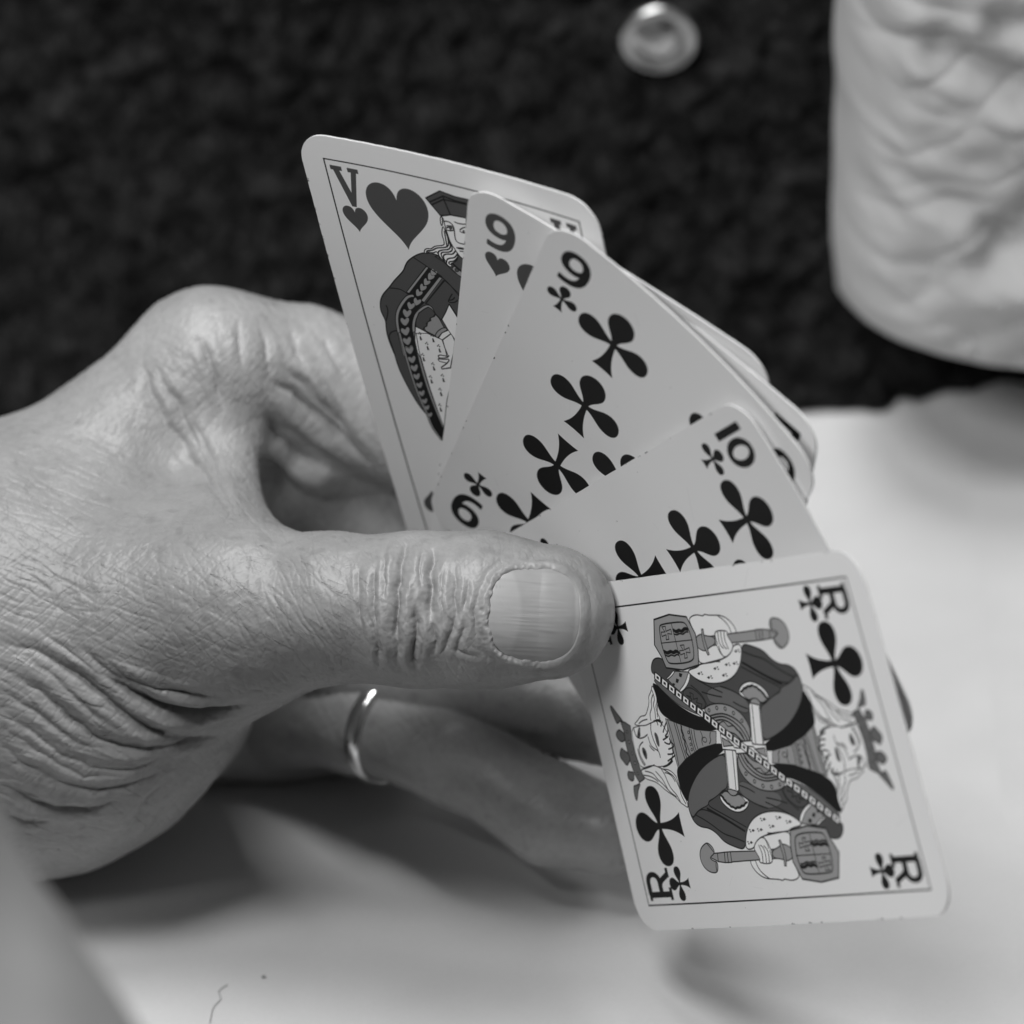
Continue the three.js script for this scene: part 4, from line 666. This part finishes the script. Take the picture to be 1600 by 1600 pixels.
// --- wrinkles: lines laid on the skin, each point found on the surface itself; depth and width in millimetres
function touch(px, py) { for (let z = 45; z > -70; z -= 0.5) { const [x, y] = j(px, py, z, 0); if (skin(x, y, z) < 0) { let a = z, b = z + 0.5; for (let i = 0; i < 12; i++) { const m = (a + b) / 2, [u, v] = j(px, py, m, 0); if (skin(u, v, m) < 0) a = m; else b = m; } const [u, v] = j(px, py, a, 0); return [u, v, a]; } } return null; }
const WRINKLES = [
  // knuckle of the thumb
  [1.49, 0.83, [[637, 842], [631, 861], [623, 905], [619, 942], [617, 980], [620, 1017], [625, 1049]]], [1.49, 0.83, [[680, 855], [675, 880], [672, 914], [672, 955], [671, 974]]],
  [1.19, 0.72, [[653, 942], [650, 967], [647, 999], [648, 1036], [653, 1049]]], [0.65, 0.50, [[712, 883], [712, 920], [711, 955], [708, 986], [700, 1011], [687, 1024]]],
  [0.65, 0.46, [[590, 874], [584, 899], [583, 930], [586, 967], [594, 1011], [597, 1039]]], [0.59, 0.44, [[603, 855], [600, 883], [602, 914], [603, 955]]],
  [0.59, 0.44, [[575, 946], [581, 980], [591, 1017], [594, 1046]]], [0.71, 0.50, [[675, 967], [681, 999], [678, 1024]]], [0.42, 0.44, [[719, 955], [725, 983], [716, 1017], [750, 1030]]],
  [0.42, 0.39, [[734, 905], [728, 936], [722, 960]]], [0.48, 0.39, [[660, 860], [655, 890], [657, 925]]], [0.36, 0.39, [[695, 870], [692, 900], [690, 940], [694, 975]]], [0.36, 0.39, [[636, 940], [634, 975], [636, 1010]]],
  [0.42, 0.39, [[566, 880], [560, 915], [563, 960], [570, 1000]]], [0.36, 0.39, [[612, 870], [610, 910]]], [0.36, 0.33, [[744, 930], [740, 965], [748, 1000]]], [0.30, 0.33, [[660, 1000], [664, 1030]]],
  // folds of the ball of the thumb
  [1.98, 1.15, [[149, 1044], [184, 1071], [227, 1097], [271, 1112], [315, 1115], [359, 1110], [394, 1099]]], [0.75, 0.80, [[166, 1031], [197, 1062], [245, 1079], [297, 1086], [350, 1092]]],
  [1.14, 1.00, [[0, 1001], [66, 1022], [109, 1049], [144, 1075], [188, 1110], [245, 1145], [306, 1158], [350, 1149]]], [0.85, 0.90, [[0, 1044], [66, 1084], [114, 1127], [166, 1162], [227, 1171], [280, 1162], [330, 1150]]],
  [0.48, 0.80, [[0, 1106], [52, 1145], [96, 1180], [144, 1202], [210, 1202], [262, 1180]]], [0.52, 0.80, [[0, 1162], [44, 1197], [96, 1224], [153, 1237], [210, 1224], [262, 1202]]],
  [0.95, 0.90, [[0, 1224], [44, 1250], [87, 1267], [131, 1267], [184, 1250]]], [0.59, 0.80, [[0, 1272], [35, 1285], [87, 1281]]], [0.36, 0.70, [[30, 1020], [80, 1055], [130, 1100], [180, 1140]]], [0.38, 0.60, [[0, 1075], [60, 1115], [120, 1160], [180, 1180]]],
  [0.43, 0.60, [[0, 1135], [60, 1175], [130, 1215], [200, 1212]]], [0.59, 1.20, [[175, 1320], [200, 1300], [220, 1275], [230, 1250], [250, 1225]]], [0.42, 1.20, [[225, 1307], [250, 1282], [270, 1257], [295, 1232]]],
  [0.38, 0.50, [[120, 1010], [165, 1045], [205, 1075]]], [0.38, 0.45, [[60, 985], [120, 1025], [160, 1060]]],
  // hollow and tendons behind the web
  [0.7, 1.0, [[219, 542], [227, 591], [252, 639], [284, 680], [317, 729], [345, 777], [366, 810]]],
  [0.9, 0.8, [[309, 522], [325, 554], [341, 603], [352, 640]]], [0.6, 0.8, [[252, 591], [276, 623], [301, 672], [325, 721]]], [0.5, 0.7, [[300, 640], [322, 690], [345, 740], [365, 790]]], [0.4, 0.6, [[236, 560], [262, 610], [290, 650]]],
  // folds of the forefinger
  [0.9, 1.0, [[479, 554], [508, 603], [528, 648], [532, 680]]], [2.0, 1.4, [[425, 590], [459, 615], [496, 650], [535, 690], [575, 725]]], [2.0, 1.6, [[415, 640], [440, 685], [475, 715], [520, 735]]], [1.4, 1.2, [[440, 570], [475, 600], [510, 640], [550, 690]]],
  [0.6, 0.8, [[406, 509], [418, 554], [423, 591]]], [0.5, 0.7, [[370, 500], [376, 540], [382, 580]]], [0.5, 0.7, [[500, 520], [520, 560], [545, 600]]], [0.4, 0.6, [[450, 510], [465, 550], [480, 590]]],
].map(([d, w, line]) => {
  const p = line.map(([a, b]) => touch(a, b)).filter(Boolean), box = new THREE.Box3(); p.forEach((q) => box.expandByPoint(new THREE.Vector3(...q))); box.expandByScalar(3.6 * w);
  return { d, w, p, box };
}).filter((k) => k.p.length > 1);
const HOLLOWS = [[262, 704, 9, 2.6], [205, 600, 9, 0.8]].map(([a, b, r, d]) => [new THREE.Vector3(...touch(a, b)), r, d]);
function wrinkle(w0) {
  let s = 0;
  const v = new THREE.Vector3(w0.x + 0.45 * noise(w0.x * 0.3, w0.y * 0.3, w0.z * 0.3) + 0.1 * noise(w0.x * 1.3, w0.y * 1.3, w0.z * 1.3), w0.y + 0.45 * noise(w0.x * 0.3 + 9, w0.y * 0.3, w0.z * 0.3) + 0.1 * noise(w0.x * 1.3 + 9, w0.y * 1.3, w0.z * 1.3), w0.z);
  for (const [c, r, d] of HOLLOWS) { const q = v.distanceToSquared(c) / (r * r); if (q < 6) s -= d * Math.exp(-q); }
  for (const { d, w, p, box } of WRINKLES) {
    if (!box.containsPoint(v)) continue;
    let best = 1e9, along = 0;
    for (let i = 0; i < p.length - 1; i++) {
      const a = p[i], b = p[i + 1], x = b[0] - a[0], y = b[1] - a[1], z = b[2] - a[2], l = x * x + y * y + z * z; if (l < 1e-6) continue;
      const h = clamp(((v.x - a[0]) * x + (v.y - a[1]) * y + (v.z - a[2]) * z) / l, 0, 1), D = Math.hypot(v.x - a[0] - x * h, v.y - a[1] - y * h, v.z - a[2] - z * h);
      if (D < best) { best = D; along = (i + h) / (p.length - 1); }
    }
    const fade = ease(-0.08, 0.35, along) * ease(1.08, 0.65, along), q = best / w;
    s += fade * d * (0.30 * Math.exp(-((q - 2.1) ** 2) / 0.9) - 0.55 * Math.exp(-q * 1.1) - 0.45 * Math.exp(-q * q * 4));
  }
  return s;
}
const crack = (n, w) => Math.max(0, 1 - Math.abs(n) / w);
function hatch(v, angle, along, across, seed) {              // fine lines running one way
  const c = Math.cos(angle), s = Math.sin(angle), a = v.x * c + v.y * s, b = -v.x * s + v.y * c + 0.35 * noise(v.x * 0.3, v.y * 0.3, seed);
  return crack(noise(a * along + seed * 7, b * across, v.z * across * 0.35 + seed), 0.13);
}
// --- thumbnail frame
const NAIL = { c: new THREE.Vector3(...j(843, 962, 19, 0).slice(0, 3)), e1: new THREE.Vector3(0.99, -0.05, 0.08).normalize() };
NAIL.e3 = new THREE.Vector3(0.02, 0.03, 1).addScaledVector(NAIL.e1, -new THREE.Vector3(0.02, 0.03, 1).dot(NAIL.e1)).normalize(); NAIL.e2 = new THREE.Vector3().crossVectors(NAIL.e3, NAIL.e1);
const nailSize = (s, t) => Math.pow(Math.pow(Math.abs(s < 0 ? s / 6.9 : s / 6.8), 2.7) + Math.pow(Math.abs(t / 7.1), 2.7), 1 / 2.7);
function relief(v, n) {
  let d = wrinkle(v);
  const x = v.x, thumb = ease(-48, -38, x) * ease(-6, 2, v.z), knuckle = Math.exp(-(((x + 15) / 9) ** 2)) * thumb;
  const back = 1 - thumb;
  const slope = ease(-80, -20, x);
  // skin lines: gentle slant on the hand, steeper towards the thumb's knuckle, crossed by finer ones
  const low = ease(14, -14, v.y) * (0.75 + 0.6 * noise(v.x * 0.06, v.y * 0.06, 2)), calm = 0.6 + 0.55 * noise(v.x * 0.09 + 3, v.y * 0.09, v.z * 0.09);
  d -= (1 - slope) * calm * (0.09 + 0.12 * low) * (hatch(v, -0.44, 0.06, 0.5, 1) + 0.6 * hatch(v, -0.30, 0.08, 0.8, 6)) + 0.17 * calm * slope * (1 - 0.6 * knuckle) * ease(0, -9, x) * (hatch(v, -0.98, 0.07, 0.5, 2) + 0.5 * hatch(v, -0.8, 0.1, 0.9, 7));
  d -= 0.05 * hatch(v, 0.7, 0.14, 0.7, 3) * back + 0.05 * hatch(v, -1.35, 0.14, 0.9, 4) * (1 - 0.4 * back) + 0.05 * hatch(v, 1.15, 0.2, 1.1, 5) * (1 - low);
  d += 0.018 * noise(v.x * 2.2, v.y * 2.2, v.z * 2.2) + 0.05 * fbm(v.x * 0.55, v.y * 0.55, v.z * 0.55, 2) + 0.25 * noise(v.x * 0.14, v.y * 0.14, v.z * 0.14);
  d -= 0.03 * crack(noise(v.x * 3.1, v.y * 3.1, v.z * 3.1), 0.2);
  // bed and rim of the nail
  const r = v.clone().sub(NAIL.c), h = r.dot(NAIL.e3);
  if (h > 0) {
    const s = r.dot(NAIL.e1), t = r.dot(NAIL.e2), e = nailSize(s, t) + (0.05 * noise(s * 0.5, t * 0.5, 7) + 0.03 * noise(s * 1.6, t * 1.6, 3)) * ease(5, 0, s);
    if (e < 1.6) {
      const tip = ease(3.5, 6.5, s);
      d = d * ease(0.95, 1.25, e) - 0.9 * (1 - ease(0.9, 1.02, e)) + (0.4 - 0.3 * tip) * Math.exp(-(((e - 1.09) / 0.08) ** 2)) - 0.14 * Math.exp(-(((e - 1.25) / 0.07) ** 2));
      d += 0.05 * ease(1.0, 1.05, e) * ease(1.3, 1.1, e) * fbm(v.x * 1.1, v.y * 1.1, 4, 3);
    }
  }
  return d;
}
function tone(v) {
  let c = 0.345 * (1 + 0.13 * fbm(v.x * 0.12, v.y * 0.12, v.z * 0.12, 3) + 0.08 * fbm(v.x * 0.9, v.y * 0.9, v.z * 0.9, 2));
  c *= 1 - 0.13 * ease(0.34, 0.62, noise(v.x * 0.45, v.y * 0.45, v.z * 0.45 + 40));                      // freckles
  const r = v.clone().sub(NAIL.c); if (r.dot(NAIL.e3) > 0) { const e = nailSize(r.dot(NAIL.e1), r.dot(NAIL.e2)) + 0.05 * noise(r.dot(NAIL.e1) * 0.5, r.dot(NAIL.e2) * 0.5, 7) + 0.03 * noise(r.dot(NAIL.e1) * 1.6, r.dot(NAIL.e2) * 1.6, 3); if (e > 0.97 && e < 1.12) c *= 1 + 0.6 * ease(4, -2, r.dot(NAIL.e1)) * ease(-0.05, 0.3, noise(v.x * 1.7, v.y * 1.7, 9)) * Math.max(0, 1 - Math.abs(e - 1.04) / 0.06); }   // dry cuticle
  return c;
}
function splitEdges(V, F, want) {                               // halves every edge that asks for it; no gaps
  const mid = new Map(), out = [], N = () => V.length / 3;
  const get = (a, b) => {
    const k = a < b ? a * 4194304 + b : b * 4194304 + a; let m = mid.get(k); if (m !== undefined) return m;
    let x = (V[3 * a] + V[3 * b]) / 2, y = (V[3 * a + 1] + V[3 * b + 1]) / 2, z = (V[3 * a + 2] + V[3 * b + 2]) / 2;
    if (!want(x, y, z)) m = -1; else { m = N(); V.push(x, y, z); } mid.set(k, m); return m;
  };
  for (let i = 0; i < F.length; i += 3) {
    const a = F[i], b = F[i + 1], c = F[i + 2], ab = get(a, b), bc = get(b, c), ca = get(c, a), k = (ab >= 0) + (bc >= 0) + (ca >= 0);
    if (k === 0) out.push(a, b, c);
    else if (k === 3) out.push(a, ab, ca, ab, b, bc, ca, bc, c, ab, bc, ca);
    else if (k === 1) { if (ab >= 0) out.push(a, ab, c, ab, b, c); else if (bc >= 0) out.push(a, b, bc, a, bc, c); else out.push(a, b, ca, ca, b, c); }
    else if (ab < 0) out.push(a, b, bc, a, bc, ca, ca, bc, c); else if (bc < 0) out.push(b, c, ca, b, ca, ab, ab, ca, a); else out.push(c, a, ab, c, ab, bc, bc, ab, b);
  }
  return out;
}
{
  const net = surfaceNet(skin, [-125, -64, -74], [32, 42, 36], 0.7), V = net.verts;
  let F = splitEdges(V, net.faces, (x, y, z) => x > -86 && z > -40 && x < 12);
  F = splitEdges(V, F, (x, y, z) => x > -84 && z > (x > -48 ? -14 : -26) && y < 34);
  const n = V.length / 3, P = new Float32Array(3 * n), C = new Float32Array(3 * n), v = new THREE.Vector3();
  for (let i = 0; i < n; i++) {
    v.set(V[3 * i], V[3 * i + 1], V[3 * i + 2]);
    const g = gradient(v.x, v.y, v.z); v.addScaledVector(g, -0.9 * skin(v.x, v.y, v.z));
    const c = tone(v); C[3 * i] = C[3 * i + 1] = C[3 * i + 2] = c;
    v.addScaledVector(g, relief(v, g));
    const p = here(v.x, v.y, v.z); P[3 * i] = p.x; P[3 * i + 1] = p.y; P[3 * i + 2] = p.z;
  }
  const hand = new THREE.Group();
  const g = new THREE.BufferGeometry(); g.setAttribute('position', new THREE.BufferAttribute(P, 3)); g.setAttribute('color', new THREE.BufferAttribute(C, 3)); g.setIndex(F); g.computeVertexNormals();
  const m = shaded(new THREE.Mesh(g, new THREE.MeshPhysicalMaterial({ color: 0xffffff, vertexColors: true, roughness: 0.4, specularIntensity: 1 }))); m.name = 'hand'; hand.add(m);
  // nail plate
  const NR = 44, NA = 140, pos = [], col = [], idx = [];
  const plate = (s, t, lift) => { const p = NAIL.c.clone().addScaledVector(NAIL.e1, s).addScaledVector(NAIL.e2, t); let h = 16; for (let k = 0; k < 40; k++) { const q = skin(p.x + NAIL.e3.x * h, p.y + NAIL.e3.y * h, p.z + NAIL.e3.z * h); h -= q; if (Math.abs(q) < 1e-3) break; } p.addScaledVector(NAIL.e3, h + lift); return here(p.x, p.y, p.z); };
  for (let i = 0; i <= NR + 1; i++) for (let k = 0; k < NA; k++) {
    const rr = Math.min(i, NR) / NR, a = k / NA * 2 * Math.PI, ca = Math.cos(a), sa = Math.sin(a), R = rr * 1.0 / nailSize(ca, sa), s = R * ca, t = R * sa;
    const ridge = 0.035 * noise(t * 2.6, s * 0.12, 3) + 0.02 * noise(t * 6, s * 0.1, 8);
    const p = plate(s, t, (i > NR ? -0.6 : 0.02 - 0.12 * Math.pow(rr, 6)) + ridge + 0.1 * noise(s * 0.2, t * 0.2, 5));
    pos.push(p.x, p.y, p.z);
    const moon = 1 - ease(-0.5, 0.35, (s + 1.9) + 0.045 * t * t), free = ease(5.9, 6.4, s + 0.02 * t * t + 0.15 * noise(t, 0, 2));
    const c = 0.375 + 0.06 * moon + 0.10 * free + 0.02 * noise(t * 3.2, s * 0.15, 1) + 0.02 * noise(t * 0.8, s * 0.4, 6) - 0.07 * ease(0.3, 0.6, noise(t * 1.4 + 3, s * 0.12 + 1, 12)); col.push(c, c, c);
  }
  for (let i = 0; i <= NR; i++) for (let k = 0; k < NA; k++) { const a = i * NA + k, b = i * NA + (k + 1) % NA; if (i) idx.push(a, a + NA, b); idx.push(b, a + NA, b + NA); }
  const ng = new THREE.BufferGeometry(); ng.setAttribute('position', new THREE.Float32BufferAttribute(pos, 3)); ng.setAttribute('color', new THREE.Float32BufferAttribute(col, 3)); ng.setIndex(idx); ng.computeVertexNormals();
  const nm = shaded(new THREE.Mesh(ng, new THREE.MeshPhysicalMaterial({ vertexColors: true, roughness: 0.32, side: THREE.DoubleSide }))); nm.name = 'thumbnail'; hand.add(nm);
  // fine hairs on the back of the hand and thumb
  const hp = [], hi = [], rr2 = rng(77);
  for (let k = 0; k < 150; k++) {
    const px = 20 + 560 * rr2(), py = px < 300 ? 620 + 420 * rr2() : 850 + 170 * rr2(), q = touch(px, py); if (!q) continue;
    const n = gradient(...q), dir = new THREE.Vector3(0.9 + 0.3 * rr2(), -0.35 - 0.7 * rr2(), 0).addScaledVector(n, -new THREE.Vector3(0.9, -0.5, 0).dot(n)).normalize(), L = 2 + 4 * rr2(), wob = new THREE.Vector3(rr2() - 0.5, rr2() - 0.5, rr2() - 0.5), o = hp.length / 3, S = 7, side = new THREE.Vector3().crossVectors(dir, n).normalize();
    for (let i = 0; i <= S; i++) {
      const t = i / S, c = new THREE.Vector3(...q).addScaledVector(dir, L * t).addScaledVector(wob, 1.2 * t * t), d = skin(c.x, c.y, c.z), g2 = gradient(c.x, c.y, c.z); c.addScaledVector(g2, -d + 0.1 + 0.45 * Math.sin(2.6 * t) * (0.4 + 0.6 * Math.abs(wob.x) * 2));
      const w = 0.028 * (1 - 0.8 * t);
      for (let m3 = 0; m3 < 3; m3++) { const a = m3 / 3 * 6.283, p = c.clone().addScaledVector(side, w * Math.cos(a)).addScaledVector(g2, w * Math.sin(a)), h2 = here(p.x, p.y, p.z); hp.push(h2.x, h2.y, h2.z); }
      if (i < S) for (let m3 = 0; m3 < 3; m3++) { const a = o + 3 * i + m3, b = o + 3 * i + (m3 + 1) % 3; hi.push(a, b, a + 3, b, b + 3, a + 3); }
    }
  }
  const hg = new THREE.BufferGeometry(); hg.setAttribute('position', new THREE.Float32BufferAttribute(hp, 3)); hg.setIndex(hi); hg.computeVertexNormals();
  const hm = shaded(new THREE.Mesh(hg, new THREE.MeshStandardMaterial({ color: grey(0.3), roughness: 0.5 }))); hm.name = 'hair'; hm.userData.kind = 'stuff'; hand.add(hm);
  add(hand, 'person', 'left hand gripping the fan of cards, thumb across their faces', 'person');
}
// wedding band
{
  const a = j(560, 1124, -35, 0), b = j(720, 1180, -22, 0), c = here(...j(604, 1139, -31.3, 0).slice(0, 3)), ax = here(b[0], b[1], b[2]).sub(here(a[0], a[1], a[2])).normalize();
  const prof = []; for (let i = 0; i <= 24; i++) { const t = i / 24 * 2 * Math.PI; prof.push(new THREE.Vector2((8.62 + 0.7 * Math.cos(t) * (Math.cos(t) > 0 ? 1 : 0.7)) / 1000, 1.5 * Math.sign(Math.sin(t)) * Math.pow(Math.abs(Math.sin(t)), 0.7) / 1000)); }
  const m = shaded(new THREE.Mesh(new THREE.LatheGeometry(prof, 96), new THREE.MeshPhysicalMaterial({ color: grey(0.92), metalness: 1, roughness: 0.2 })));
  m.position.copy(c); m.quaternion.setFromUnitVectors(new THREE.Vector3(0, 1, 0), ax);
  add(m, 'finger_ring', 'shiny metal ring on the finger below the thumb', 'ring');
}
renderer.render(scene, camera);
